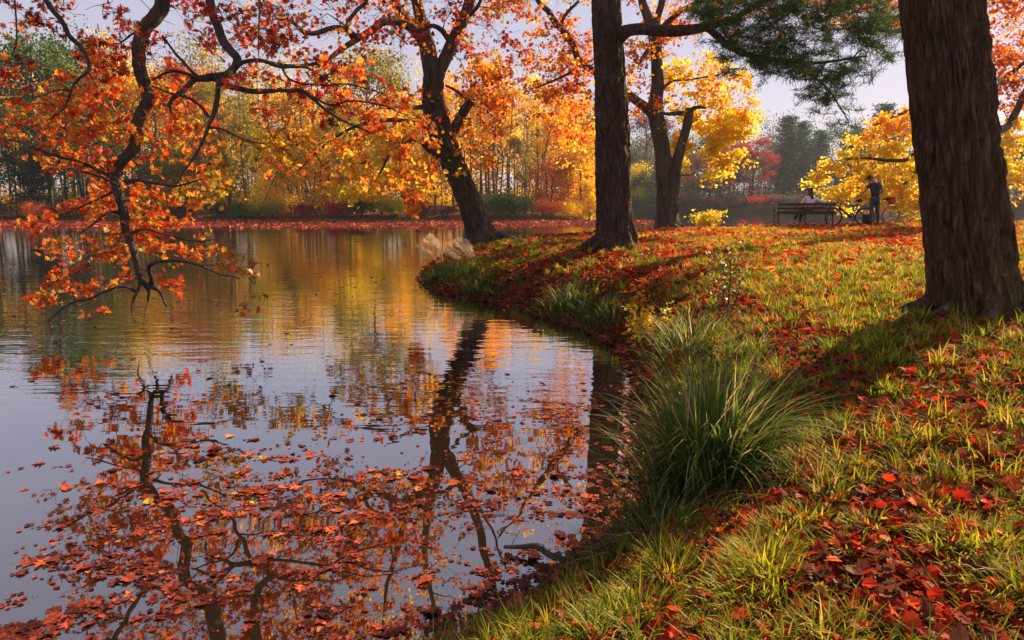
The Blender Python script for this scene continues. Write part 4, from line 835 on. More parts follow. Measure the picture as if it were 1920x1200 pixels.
spray([(120, 90), (220, 45), (260, 80), (230, 120), (180, 130), (130, 120)], 30, 11.2, 12.4, 10, .17, (.0, .6)); spray([(140, -10), (300, -10), (290, 60), (200, 40)], 10, 11, 12.4, 7, .16, (.0, .6)); spray([(310, -10), (400, -10), (430, 60), (330, 60)], 14, 11, 12.4, 7, .16, (.0, .6)); spray([(190, 120), (260, 130), (260, 250), (200, 240), (160, 190)], 34, 11.6, 12.6, 11, .18, (.1, .7))
spray([(275, 60), (400, 60), (420, 150), (310, 180), (280, 140)], 30, 11.8, 12.8, 8, .18, (.1, .7)); spray([(280, 170), (380, 160), (400, 230), (380, 330), (290, 330), (270, 240)], 52, 11.6, 12.4, 10, .18, (.3, .95))
spray([(360, 240), (430, 230), (440, 330), (400, 380), (345, 380), (340, 320)], 34, 11.3, 12, 11, .17, (.65, 1.0)); spray([(430, 0), (560, 0), (580, 60), (520, 110), (440, 90)], 40, 11.6, 12.6, 9, .17, (.0, .7))
spray([(440, 110), (620, 110), (700, 160), (700, 230), (600, 240), (480, 220), (430, 180)], 70, 11.0, 12.2, 9, .17, (.05, .8)); spray([(600, 130), (700, 110), (780, 170), (800, 230), (840, 248), (790, 250), (700, 260), (620, 230)], 60, 10.7, 11.8, 10, .17, (.1, .75))
spray([(500, 230), (560, 250), (600, 260), (590, 300), (530, 310), (480, 270)], 12, 10.9, 11.6, 5, .15, (.3, .7))
spray([(400, 230), (560, 220), (700, 260), (740, 330), (640, 360), (560, 330), (460, 340)], 34, 11.0, 12.2, 9, .18, (.6, 1.0)); spray([(700, 340), (790, 330), (780, 400), (740, 405)], 12, 10.8, 11.5, 8, .15, (.5, .9))
T = ell_pts((-6.0, 7.5, 9.3), (4.0, 6.2, 2.6), 300, rng, .2, 7.2)                              # the rest of the crown, overhead
T = [t for t in T if (t[2] - CAM_H) / max(t[1], .1) > .33]; sk.grow(T, .3, .03, sides=4, k0=.006); sk.clump(HC, OAK, .165, 16, .30, (0, .8), subs=3, up=.5)
a, r = smooth_path([(-5.2, 5.4, 8.8), (-4.2, 8.2, 8.6), (-3.2, 10.4, 7.9), (-2.2, 12, 7.4), (-1.0, 13.2, 7.2)], [.15, .12, .09, .06, .03], .12); limb_tube(a, r, M['oak_bark'], ho, 'limb', b, 12, bark_fn(amp=.06, lump=.15, k=5)); sk.limb_nodes(a, r, 3)
a, r = smooth_path([(-5.9, 9.4, 9.2), (-7.2, 11.5, 8.4), (-8.2, 13, 8.0)], [.13, .08, .03], .12); limb_tube(a, r, M['oak_bark'], ho, 'limb', b, 12, bark_fn(amp=.06, lump=.15, k=5)); sk.limb_nodes(a, r, 3)
T = ell_pts((-4.9, 12.2, 7.6), (4.6, 3.0, 1.9), 420, rng, 0, 5.4); T = [t for t in T if (t[2] - CAM_H) / t[1] > .30]; sk.grow(T, .3, .03, sides=4, k0=.006); sk.clump(HC, OAK, .125, 13, .28, (0, .8), subs=3, up=.5)
obj('twigs', sk.tw.mesh('red_oak_twigs', M['twig'], b), ho); obj('crown', HC.mesh('red_oak_crown', M['red_leaf'], b, tone=True, smooth=False), ho)
P, px_path = P_, _pp

# ------------------------------------------------------------------ grass, sedges, fallen leaves
def blades(mb, base, L, w, az, lean, bend, tone, segs=4):
    """curved tapering ribbons, all arguments arrays"""
    n = len(base); p = base.copy(); d2 = np.stack([np.cos(az), np.sin(az), 0 * az], -1); side = np.stack([-np.sin(az), np.cos(az), 0 * az], -1); Vs = []
    for k in range(segs + 1):
        q = k / segs; wk = w * (1 - q ** 1.6) * (.8 + .5 * min(q * 3, 1))
        if k == segs: Vs.append(p[:, None].copy())
        else: Vs.append(np.stack([p - side * wk[:, None] * .5, p + side * wk[:, None] * .5], 1))
        phi = lean + bend * (q + .5 / segs); st = (L / segs)[:, None]
        p = p + st * (d2 * np.sin(phi)[:, None] + np.array([0, 0, 1]) * np.cos(phi)[:, None])
    V = np.concatenate(Vs, 1); k2 = V.shape[1]; off = np.arange(n)[:, None] * k2
    fs = [np.array([[2 * i, 2 * i + 1, 2 * i + 3, 2 * i + 2]]) + off for i in range(segs - 1)] + [np.array([[2 * segs - 2, 2 * segs - 1, 2 * segs]]) + off]
    mb.add(V.reshape(-1, 3), fs, np.repeat(tone, k2))
GR = np.random.default_rng(77)
def land_samples(n, r0, r1, pw, rng, a0=-44, a1=66):
    u = rng.random(n); r = (r0 ** pw + u * (r1 ** pw - r0 ** pw)) ** (1 / pw); a = np.radians(rng.uniform(a0, a1, n)); x, y = r * np.sin(a), r * np.cos(a)
    d = lake_d(x, y); k = (d > -.06) & (y > .7); return x[k], y[k], d[k], r[k]
def leafy(x, y):                     # where leaves lie thick: 0 grass, 1 leaves
    f = fbm(x * .55 + 4.2, y * .55, 2.0, 3); g = fbm(x * 2.3, y * 2.3, 8.0, 2)
    band = np.exp(-(((x - 1.9) / 2.4) ** 2 + ((y - 12.5) / 3.6) ** 2)) * .30 + np.exp(-(((x - 2.9) / 1.3) ** 2 + ((y - 4.9) / .9) ** 2)) * .16 - np.exp(-(((x - 9) / 4.5) ** 2 + ((y - 13) / 6) ** 2)) * .08
    return sstep(.44, .60, f * .62 + g * .38 + band)
# short turf
x, y, d, r = land_samples(760000, 2.0, 34, .55, GR)
lf = leafy(x, y); cl = vn(x * 5.5, y * 5.5, 5.0); keep = GR.random(len(x)) < (.06 + 1.25 * sstep(.2, .8, cl)) * (1 - .5 * lf) * (.35 + .65 * sstep(0, .8, d)); x, y, d, r, cl, lf = [q[keep] for q in (x, y, d, r, cl, lf)]
keep = np.hypot(x - tuple(bpy.data.objects['large_tree'].location)[0], y - bpy.data.objects['large_tree'].location[1]) > .42; x, y, d, r, cl, lf = [q[keep] for q in (x, y, d, r, cl, lf)]
n = len(x); z = height(x, y) - .004; tall = .6 + .9 * vn(x * 1.3 + 9, y * 1.3, 1.0)
mb = MB(); Lg = (.045 + .085 * GR.beta(1.5, 3, n)) * tall * (1 + .6 * cl) * (1 - .012 * r) * (1 - .35 * lf); e_ = .03; gx = vn((x + e_) * 5.5, y * 5.5, 5.0) - vn((x - e_) * 5.5, y * 5.5, 5.0); gy = vn(x * 5.5, (y + e_) * 5.5, 5.0) - vn(x * 5.5, (y - e_) * 5.5, 5.0); az = np.arctan2(-gy, -gx) + GR.normal(size=n) * .75
dry = sstep(.4, .7, vn(x * .8, y * .8, 11.0)); tone = np.clip(GR.normal(.42, .2, n) + .18 * dry + .12 * (cl - .5) + .24 * sstep(1.5, 5, x) * sstep(6, 10, y) + (GR.random(n) < .05) * .4, 0, 1)  # blades right of the mid-lawn toned yellower: sunlit gold put into their colour
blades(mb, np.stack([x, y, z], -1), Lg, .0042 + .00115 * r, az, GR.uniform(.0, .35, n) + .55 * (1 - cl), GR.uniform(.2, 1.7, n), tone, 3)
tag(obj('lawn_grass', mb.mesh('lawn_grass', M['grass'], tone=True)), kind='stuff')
print('turf blades', n)
# longer tufts scattered through it
x, y, d, r = land_samples(3300, 2.2, 16, .8, GR); k = (vn(x * 1.1, y * 1.1, 21.0) > .42) & (d > .05); x, y, r = x[k][:1400], y[k][:1400], r[k][:1400]
m_ = 26; bx = np.repeat(x, m_) + GR.normal(size=len(x) * m_) * .035; by = np.repeat(y, m_) + GR.normal(size=len(x) * m_) * .035; n = len(bx); mb = MB(); rr = np.repeat(r, m_)
blades(mb, np.stack([bx, by, height(bx, by) - .01], -1), GR.uniform(.10, .26, n), .0045 + .0008 * rr, GR.uniform(0, 6.28, n), GR.uniform(.0, .5, n), GR.uniform(.4, 2.0, n), np.clip(np.repeat(GR.normal(.55, .2, len(x)), m_) + GR.normal(size=n) * .15, 0, 1), 4)
tag(obj('long_grass', mb.mesh('long_grass', M['grass'], tone=True)), kind='stuff')
# fallen leaves on the land
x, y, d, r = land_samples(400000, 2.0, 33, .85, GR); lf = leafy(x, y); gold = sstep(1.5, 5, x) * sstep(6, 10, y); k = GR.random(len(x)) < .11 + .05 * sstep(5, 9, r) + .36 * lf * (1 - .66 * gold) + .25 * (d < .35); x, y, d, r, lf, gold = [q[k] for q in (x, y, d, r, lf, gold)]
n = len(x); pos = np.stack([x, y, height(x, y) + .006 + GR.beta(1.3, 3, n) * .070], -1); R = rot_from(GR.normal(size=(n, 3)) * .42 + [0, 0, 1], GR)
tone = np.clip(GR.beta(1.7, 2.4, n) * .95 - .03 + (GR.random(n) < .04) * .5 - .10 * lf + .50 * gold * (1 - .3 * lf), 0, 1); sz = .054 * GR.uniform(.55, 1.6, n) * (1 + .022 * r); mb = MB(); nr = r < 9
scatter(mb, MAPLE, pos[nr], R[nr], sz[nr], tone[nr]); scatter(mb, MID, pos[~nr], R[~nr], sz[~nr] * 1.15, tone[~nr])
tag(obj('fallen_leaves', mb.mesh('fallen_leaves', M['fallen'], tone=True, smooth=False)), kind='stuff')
print('fallen', n)
# leaves floating on the lake
def in_lake(x, y, g=.02): return lake_d(x, y) < -g
def float_poly(poly, n, thr, rng, far=False):
    poly = np.array(poly, float); lo, hi = poly.min(0), poly.max(0); q = rng.uniform(lo, hi, (n * 3, 2)); ins = np.zeros(len(q), bool); j = len(poly) - 1
    for i in range(len(poly)):
        c = ((poly[i, 1] > q[:, 1]) != (poly[j, 1] > q[:, 1])); xi = (poly[j, 0] - poly[i, 0]) * (q[:, 1] - poly[i, 1]) / (poly[j, 1] - poly[i, 1] + 1e-12) + poly[i, 0]; ins ^= c & (q[:, 0] < xi); j = i
    q = q[ins][:n]; u = (q[:, 0] - 960) / FPX; v = (600 - q[:, 1]) / FPX; dz = -SP + v * CP; s = -CAM_H / dz; X, Y = u * s, (CP + v * SP) * s
    m = fbm(X * .8 + 3, Y * 2.0, 6.0, 3) * .5 + vn(X * 6, Y * 11, 2.0) * .5; k = (rng.random(len(X)) < sstep(thr - .12, thr + .18, m) ** 1.7) & in_lake(X, Y); return X[k], Y[k]
mb = MB()
for poly, n, thr in (([(-150, 1215), (-60, 1150), (0, 1075), (200, 985), (420, 920), (700, 905), (900, 850), (1180, 835), (1180, 960), (1080, 1060), (900, 1200), (700, 1330), (-150, 1330)], 3100, .58),
                     ([(60, 900), (420, 800), (800, 690), (1180, 720), (1190, 860), (900, 900), (500, 960), (200, 1000)], 2000, .60), ([(0, 560), (700, 600), (1150, 700), (1180, 830), (0, 1000)], 700, .62),
                     ([(-100, 440), (800, 440), (800, 560), (-100, 640)], 1500, .60)):
    X, Y = float_poly(poly, n, thr, GR); n2 = len(X); R = rot_from(GR.normal(size=(n2, 3)) * .10 + [0, 0, 1], GR); sz = .080 * GR.uniform(.4, 1.4, n2) * np.clip(1 + (Y - 12) * .03, 1, 3)
    hot = sstep(.55, .75, fbm(X * .5, Y * .9, 31.0)); V3 = np.stack([X, Y, .003 + GR.random(n2) * .004], -1); tn = np.clip(GR.beta(2, 2.6, n2) + .26 * hot - .17 + (GR.random(n2) < .05) * .3, 0, 1); w_ = GR.random(n2)
    for tp_, lo_, hi_ in ((MAPLE, 0, .38), (OAK, .38, .92), (MID, .92, 1.01)):
        kk = (w_ >= lo_) & (w_ < hi_); scatter(mb, (tp_[0] * [1, 1, .7], tp_[1]), V3[kk], R[kk], sz[kk], tn[kk])
X, Y = float_poly([(-150, 1215), (0, 1000), (420, 850), (900, 760), (1200, 760), (1200, 960), (1080, 1060), (900, 1200), (700, 1330), (-150, 1330)], 9000, .52, GR); n2 = len(X)
scatter(mb, MID, np.stack([X, Y, .003 + GR.random(n2) * .003], -1), rot_from(GR.normal(size=(n2, 3)) * .1 + [0, 0, 1], GR), .026 * GR.uniform(.4, 1.8, n2), GR.beta(1.6, 2.4, n2))
# thick wet edge of leaves against the bank
sa = np.array(LAKE[:20]); seg = GR.integers(0, 19, 5200); t = GR.random(5200)[:, None]; q = sa[seg] * (1 - t) + sa[seg + 1] * t + GR.normal(size=(5200, 2)) * [.10, .07]
k = np.abs(lake_d(q[:, 0], q[:, 1])) < .22; q = q[k]; n2 = len(q); zz = np.maximum(height(q[:, 0], q[:, 1]), 0) + .006 + GR.random(n2) * .02
scatter(mb, MAPLE, np.column_stack([q, zz]), rot_from(GR.normal(size=(n2, 3)) * .3 + [0, 0, 1], GR), .085 * GR.uniform(.6, 1.4, n2), GR.beta(2, 2.6, n2))
# the long raft of leaves along the far shore
tag(obj('floating_leaves', mb.mesh('floating_leaves', M['floating'], tone=True, smooth=False)), kind='stuff'); mb = MB()
n = 60000; X = GR.uniform(-95, 16, n); Y = 50 + 33 * GR.random(n) ** .8; edge = 58 + 5 * (fbm(X * .05, X * 0, 1.0) - .5) * 2 + np.clip(X + 5, 0, 30) * .5; m = fbm(X * .12, Y * .4, 3.0); k = (Y > edge) & (m > .34) & in_lake(X, Y, .3); X, Y = X[k], Y[k]; n2 = len(X)
scatter(mb, MID, np.stack([X, Y, .006 + GR.random(n2) * .05], -1), rot_from(GR.normal(size=(n2, 3)) * .3 + [0, 0, 1], GR), .26 * GR.uniform(.6, 1.4, n2), np.clip(.22 + .72 * GR.beta(2.5, 2, n2), 0, .97))
tag(obj('leaf_raft', mb.mesh('leaf_raft', M['floating'], tone=True, smooth=False)), kind='stuff')

def tuft(name, label, cat, c, n, L, spread, lean=(.02, .6), bend=(.4, 1.8), w=.007, m='sedge', tone=(.45, .22), group=None, plume=0, wet=False, zoff=-.03):
    rng = GR; bx = c[0] + rng.normal(size=n) * spread; by = c[1] + rng.normal(size=n) * spread; bz = np.maximum(height(bx, by), -.05) + zoff
    az = np.arctan2(by - c[1], bx - c[0]) + rng.normal(size=n) * .7; mb = MB(); rel = np.hypot(bx - c[0], by - c[1]) / (spread * 2)
    blades(mb, np.stack([bx, by, bz], -1), L * rng.uniform(.45, 1.1, n), w * rng.uniform(.6, 1.3, n), az, rng.uniform(*lean, n) * (.4 + rel), rng.uniform(*bend, n), np.clip(rng.normal(tone[0], tone[1], n) + (rng.random(n) < .06) * .6, 0, 1), 7)
    org = np.array([c[0], c[1], max(hz(c[0], c[1]), 0)]); o = obj(name, mb.mesh(name, M[m], org, tone=True)); o.location = tuple(org); tag(o, label, cat, group)
    return o
GS = 'grass tussocks along the near waterline'
c = G(1325, 925)
o = tuft('sedge_tussock', 'great green sedge tussock, the largest of the grasses, arching over the near waterline', 'sedge', (c[0] + .04, c[1] + .18), 1500, .96, .115, (.0, .12), (.15, 2.3), .0115, tone=(.74, .17))
tuft('sedge_tussock', 'lower dark green sedge spilling left out of the great tussock onto the water', 'sedge', (c[0] + .0, c[1] + .10), 520, .56, .14, (.0, .4), (.8, 2.5), .011, tone=(.2, .12))
for px, py, n, L, sp, lab, tn in [
    (1235, 1000, 420, .46, .15, 'bright green tuft just below the great tussock at the waterline', .8), (1165, 1050, 200, .38, .12, 'small green tuft left of the bright one below the great tussock', .5),
    (1040, 1125, 110, .30, .05, 'thin upright green blades standing in the water near the bottom edge', .3), (822, 522, 340, .62, .20, 'dark green tussock at the outermost tip of the bank', .25),
    (862, 515, 300, .55, .22, 'grassy tussock under the pale plumes', .5), (890, 545, 260, .55, .18, 'drooping green tussock right of the plumes at the waterline', .35), (925, 552, 150, .38, .12, 'small dark tussock right of the drooping one', .2),
    (1058, 575, 330, .62, .19, 'green tussock with brown tips midway along the bank', .5), (1088, 585, 160, .50, .12, 'fine leaved tussock close behind the brown tipped one', .45), (1118, 592, 240, .52, .16, 'drooping grey green tussock midway along the bank', .5),
    (1150, 604, 260, .50, .17, 'broad drooping tussock left of the orange sapling', .45), (1262, 640, 200, .62, .14, 'straw tipped tussock right behind the orange sapling', .75), (1300, 650, 260, .70, .15, 'tall loose grass between orange sapling and great tussock', .8), (975, 580, 110, .28, .14, 'low dark grass fringe at the waterline below the pine', .2),
    (1395, 660, 120, .40, .12, 'light green tuft behind the great tussock', .8), (1010, 578, 100, .30, .15, 'low green fringe right of the dark one below the pine', .3)]:
    q = G(px, py); tuft('grass_tussock', lab, 'grass tussock', (q[0], q[1]), n, L * 1.0, sp, (.05, .7), (.5, 2.0), .0055 + .0006 * q[1], tone=(tn, .2), group=GS)

def plume_grass(name, label, pxs, Y, group):
    root = None; rng = GR; st, pl = MB(), MB(); q0 = P(pxs[0][0], pxs[0][1], Y); q0[2] = hz(q0[0], q0[1]); root = thing(name, label, 'plume grass', tuple(q0), group=group)
    for (bx, by, tx, ty) in pxs:
        b0 = P(bx, by, Y); t0 = P(tx, ty, Y + rng.normal() * .15); mid = (b0 + t0) / 2 + [-(t0[0] - b0[0]) * .28, 0, .12]; pt, rr = smooth_path([b0, mid, t0], [.008, .007, .004], .05); st.tube(pt, rr, 4)
        k = len(pt); idx = rng.integers(int(k * .62), k, 240); pos = pt[idx] + rng.normal(size=(240, 3)) * .016
        scatter(pl, NEEDLE, pos, rot_from(rng.normal(size=(240, 3)), rng), .075 * rng.uniform(.6, 1.3, 240), .4 + .6 * rng.random(240))
    obj('stems', st.mesh('plume_stems', M['straw'], q0), root); obj('plumes', pl.mesh('plumes', M['straw'], q0, tone=True, smooth=False), root)
plume_grass('plume_grass', 'arching pale straw plumes of the left clump beside the leaning oak', [(822, 515, 783, 462), (826, 510, 795, 450), (828, 505, 802, 445), (832, 505, 812, 448), (830, 500, 806, 440), (822, 512, 788, 470)], 18.6, 'pale plume grasses at the tip of the bank')
plume_grass('plume_grass', 'dense pale straw plumes of the right clump below the leaning oak', [(876, 520, 838, 460), (878, 515, 850, 452), (880, 512, 858, 446), (884, 515, 868, 458), (872, 520, 832, 470), (888, 512, 878, 462), (868, 520, 845, 474), (892, 512, 916, 490), (886, 505, 872, 450)], 17.6, 'pale plume grasses at the tip of the bank')

def sapling(name, label, cat, base, Hs, wid, n, leafm, ls, tone, stems=5, tpl=MID, lean=.3, flat=False):
    rng = np.random.default_rng(int(abs(base[0] * 100 + base[1] * 10))); z = hz(base[0], base[1]); org = np.array([base[0], base[1], z]); root = thing(name, label, cat, tuple(org)); st, cr = MB(), MB()
    for i in range(stems):
        e = org + [rng.normal() * wid * .5, rng.normal() * wid * .5, Hs * rng.uniform(.6, 1)]; mid = (org + e) / 2 + rng.normal(size=3) * .06 * Hs; pt, rr = smooth_path([org - [0, 0, .04], mid, e], [.008 + .004 * Hs, .007, .003], .06); st.tube(pt, rr, 5)
        for j in range(n // stems):
            q = pt[int(len(pt) * rng.uniform(.3, .99))]; d = rng.normal(size=3) * [1, 1, .35]; d /= np.linalg.norm(d); Lb = wid * rng.uniform(.25, .7); tip = q + d * Lb; st.tube([q, (q + tip) / 2 + [0, 0, .02], tip], [.004, .003, .002], 3, cap=False)
            k = 9; s_ = np.linspace(.2, 1, k); pos = q + d * Lb * s_[:, None] + rng.normal(size=(k, 3)) * ls * .35; scatter(cr, tpl, pos, rot_from(rng.normal(size=(k, 3)) * .5 + [0, -.3, 1], rng), ls * rng.uniform(.6, 1.3, k), np.clip(rng.uniform(*tone) + rng.normal(size=k) * .1, 0, 1))
    obj('stems', st.mesh('sapling_stems', M['twig'], org), root); obj('leaves', cr.mesh('sapling_leaves', leafm, org, tone=True, smooth=False), root)
q = G(1215, 655); sapling('sapling', 'low sapling with feathery orange and yellow leaves over the waterline', 'sapling', (q[0], q[1]), .62, .42, 60, M['yellow_leaf'], .055, (.2, 1), 7)
q = G(1175, 600); sapling('sapling', 'small sapling with one reddish shoot on the bank edge', 'sapling', (q[0] + .1, q[1]), .42, .2, 14, M['yellow_leaf'], .06, (.0, .5), 4)
q = G(1362, 600); sapling('sapling', 'tall thin sapling with sparse yellow green leaves in the middle of the lawn', 'sapling', (q[0], q[1]), 1.05, .42, 40, leaf_mat('green_sapling_leaf', [(0, (.10, .13, .02)), (1, (.45, .40, .05))], .5), .05, (.2, .9), 3)
q = P(1330, 421, 27.2); sapling('bush', 'low bright yellow bush on the crest between forked oak and bench', 'bush', (q[0], q[1]), .72, .75, 150, M['yellow_leaf'], .10, (.5, 1.0), 12)
q = P(1435, 423, 26.5); sapling('sapling', 'tiny dark sapling on the crest just left of the bench', 'sapling', (q[0] - .9, q[1]), .32, .15, 10, M['red_leaf'], .06, (.2, .9), 2)
# crooked branch lying in the shallows
mb = MB(); br = [W0(945, 1036), W0(985, 1040), W0(1008, 1042), W0(1030, 1054), W0(1060, 1060), W0(1088, 1062), W0(1100, 1064)]; hb = [.035, .05, .06, .045, .035, .04, .06]
pt, rr = smooth_path([p + [0, 0, h] for p, h in zip(br, hb)], [.012, .017, .02, .018, .016, .015, .012], .03); mb.tube(pt, rr, 10, bark_fn(amp=.1, lump=.25, k=5)); a = br[2] + [0, 0, .06]; mb.tube([a, a + [.03, -.05, .02], a + [.10, -.08, -.05]], [.012, .009, .004], 6)
org = br[2]; o = obj('fallen_branch', mb.mesh('fallen_branch', M['grey_bark'], org)); o.location = tuple(org); tag(o, 'crooked black branch lying in the water beside the near bank', 'branch')

# ------------------------------------------------------------------ bench, bicycles, people
MT = {'slat': flat_mat('dark_varnished_slat', (.07, .04, .026), .35, var=.4, spec=.5), 'iron': flat_mat('black_cast_iron', (.02, .02, .022), .4, .6), 'tyre': flat_mat('tyre_rubber', (.015, .014, .014), .75),
      'frame': flat_mat('dark_bicycle_frame', (.02, .022, .028), .3, .3), 'white_frame': flat_mat('white_bicycle_frame', (.6, .6, .62), .3), 'metal': flat_mat('bright_metal', (.5, .5, .5), .3, .9, .1),
      'skin': flat_mat('skin', (.50, .22, .14), .55, var=.08), 'hair': flat_mat('dark_brown_hair', (.035, .014, .010), .6, sc=90), 'shirt': flat_mat('navy_shirt', (.022, .028, .048), .85), 'jeans': flat_mat('blue_grey_jeans', (.045, .06, .09), .85, sc=60),
      'blouse': flat_mat('white_blouse', (.86, .86, .90), .8, var=.08), 'black': flat_mat('black_trousers', (.014, .014, .018), .8), 'shoe': flat_mat('pale_shoe', (.6, .58, .56), .6), 'dshoe': flat_mat('dark_shoe', (.03, .028, .028), .6),
      'bag': flat_mat('black_backpack_cloth', (.012, .012, .014), .8), 'red': flat_mat('red_pannier_cloth', (.65, .02, .015), .6)}
YB = 26.0
bc = P(1506, 421, YB); bc[2] = hz(bc[0], bc[1])
bench = thing('park_bench', 'dark slatted park bench with curled iron arms, facing the far water', 'bench', tuple(bc), rad(-3))
def part(name, mb, m, parent, smooth=True): return obj(name, mb.mesh(name, m, smooth=smooth), parent)
WB = 2.12
for i, (z, yy, tl) in enumerate(((.50, -.20, .25), (.64, -.235, .25), (.78, -.27, .25))):   # three backrest slats
    mb = MB(); c, s = math.cos(tl), math.sin(tl); mb.box((0, yy, z), (WB, .028, .095), [[1, 0, 0], [0, c, -s], [0, s, c]]); part('backrest_slat', mb, MT['slat'], bench, False)
for i in range(5):
    mb = MB(); mb.box((0, -.14 + i * .105, .425 + (.012 if i in (0, 4) else 0)), (WB, .085, .03)); part('seat_slat', mb, MT['slat'], bench, False)
for sx in (-1, 0, 1):
    mb = MB(); X = sx * (WB / 2 - .07)
    pt, rr = smooth_path([(X, -.30, .0), (X, -.20, .12), (X, -.16, .28), (X, -.18, .42), (X, -.215, .60), (X, -.275, .83)], [.022, .018, .018, .018, .016, .014], .03); mb.tube(pt, rr, 8)
    pt, rr = smooth_path([(X, .42, .0), (X, .34, .10), (X, .31, .25), (X, .33, .40)], [.022, .017, .017, .018], .03); mb.tube(pt, rr, 8); mb.tube([(X, -.18, .40), (X, .1, .385), (X, .34, .40)], .016, 8); mb.tube([(X, -.17, .22), (X, .08, .18), (X, .31, .22)], .010, 6)
    part('leg_frame', mb, MT['iron'], bench)
    if sx:
        mb = MB(); pt, rr = smooth_path([(X, -.23, .62), (X, -.05, .66), (X, .18, .65), (X, .33, .61), (X, .38, .54), (X, .33, .49), (X, .28, .53), (X, .31, .57)], [.016] * 7 + [.01], .02); mb.tube(pt, rr, 8); mb.tube([(X, .32, .40), (X, .30, .46), (X, .33, .50)], .012, 6); part('armrest', mb, MT['iron'], bench)

def wheel(parent, x, m_t, yaw=0.0, r=.345, tyre=.024):
    Mx = Matrix.Rotation(yaw, 3, 'Z'); w = bpy.data.objects.new('wheel', None); COL.objects.link(w); w.parent = parent; w.location = (x, 0, r + tyre * .3); w.rotation_euler = (0, 0, yaw)
    mb = MB(); mb.torus((0, 0, 0), r - tyre, tyre, 48, 8); part('tyre', mb, MT['tyre'], w); mb = MB(); mb.torus((0, 0, 0), r - tyre * 2.1, .011, 44, 6); part('rim', mb, m_t, w)
    mb = MB()
    for k in range(28):
        a = 2 * math.pi * k / 28; sgn = 1 if k % 2 else -1; mb.tube([(.02 * math.cos(a + 1.2), .03 * sgn, .02 * math.sin(a + 1.2)), ((r - tyre * 2.2) * math.cos(a), 0, (r - tyre * 2.2) * math.sin(a))], .0016, 3, cap=False)
    part('spokes', mb, MT['metal'], w); mb = MB(); mb.tube([(0, -.05, 0), (0, .05, 0)], [.022, .022], 12); mb.tube([(0, -.006, 0), (0, .006, 0)], [.07, .07], 20); part('hub', mb, MT['metal'], w)
def bicycle(label, loc, rz, fm, leanx, steer, fat, extra=None, wide=.33, ebike=True):
    t = thing('bicycle', label, 'bicycle', loc, 0); t.rotation_mode = 'ZYX' if False else 'XYZ'; t.rotation_euler = (leanx, 0, rz); f = 1
    wheel(t, -.54, MT['metal'], 0, .35, fat); wheel(t, .56, MT['metal'], steer, .35, fat)
    bb, st, hd, hl, ra = np.array([-.10, 0, .30]), np.array([-.26, 0, .80]), np.array([.33, 0, .86]), np.array([.37, 0, .70]), np.array([-.54, 0, .36])
    mb = MB()
    for a, b_, r1 in ((bb, st, .017), (hl, bb, .040 if ebike else .02), (hd, hl, .022), (st * .93 + bb * .07, hd, .017)): mb.tube([a, (a + b_) / 2, b_], r1, 12)
    for s_ in (-1, 1):
        o_ = np.array([0, .055 * s_, 0]); mb.tube([bb + o_ * .4, ra + o_], .011, 8); mb.tube([st * .85 + bb * .15, ra + o_], .010, 8)
    part('frame', mb, fm, t)
    mb = MB(); c, s_ = math.cos(steer), math.sin(steer)
    for q in (-1, 1): pt = [hl + [0.01, 0, .02], hl + [-.05 * s_ * q + .02, .05 * c * q, -.06], np.array([.56 - .055 * s_ * q, .055 * c * q, .36])]; mb.tube(pt, [.018, .018, .013], 8)
    part('fork', mb, fm, t)
    mb = MB(); hb = hd + [-.02, 0, .10]; mb.tube([hd, hb], .015, 8); a1 = np.array([-s_, c, 0]); a2 = np.array([c, s_, 0]); mb.tube([hb - a1 * wide - a2 * .06 + [0, 0, .02], hb - a1 * wide * .5, hb + a2 * .03, hb + a1 * wide * .5, hb + a1 * wide - a2 * .06 + [0, 0, .02]], .012, 8)
    for q in (-1, 1): mb.tube([hb + a1 * q * wide * .7 - a2 * .03 + [0, 0, .01], hb + a1 * q * wide - a2 * .06 + [0, 0, .02]], .019, 8); mb.tube([hb + a1 * q * wide * .6, hb + a1 * q * wide * .8 + a2 * .07 - [0, 0, .03]], .006, 6)
    part('handlebar', mb, MT['tyre'], t)
    mb = MB(); mb.tube([st, st + [-.03, 0, .14]], .013, 8); sp, sr = smooth_path([st + [-.16, 0, .16], st + [-.08, 0, .17], st + [.04, 0, .165], st + [.12, 0, .155]], [.035, .07, .032, .018], .02); mb.tube(sp, sr, 12, lambda Pn, R, a: R * (.45 + .55 * np.abs(np.cos(a)))); part('saddle', mb, MT['tyre'], t)
    mb = MB(); mb.tube([bb + [0, -.06, 0], bb + [0, .06, 0]], .035, 14); mb.tube([bb + [0, -.045, 0], bb + [0, -.038, 0]], .095, 24)
    for q in (-1, 1): mb.tube([bb + [0, .075 * q, 0], bb + [.10 * q, .085 * q, -.13 * q]], .011, 8); e = bb + [.10 * q, .085 * q, -.13 * q]; mb.box(e + [0, .05 * q, 0], (.09, .09, .022))
    part('crank', mb, MT['metal'], t)
    if extra == 'rack':
        mb = MB(); mb.tube([(-.30, 0, .76), (-.72, 0, .76)], .008, 6); mb.tube([(-.70, .05, .76), (-.54, .05, .38)], .006, 6); mb.tube([(-.70, -.05, .76), (-.54, -.05, .38)], .006, 6); mb.tube([(-.40, .05, .76), (-.40, -.05, .76)], .006, 6); mb.tube([(-.68, .06, .76), (-.68, -.06, .76)], .006, 6); part('rack', mb, MT['iron'], t)
        mb = MB(); mb.box((-.50, 0, .90), (.26, .20, .25), bev=.04); mb.box((-.50, 0, 1.035), (.27, .21, .04), bev=.015); part('bag', mb, MT['red'], t)
    mb = MB(); mb.tube([(-.12, .03, .30), (-.22, .14, .02)], .008, 6); part('kickstand', mb, MT['iron'], t); return t
b1 = P(1592, 419, 26.1); b2 = P(1643, 416, 27.0)
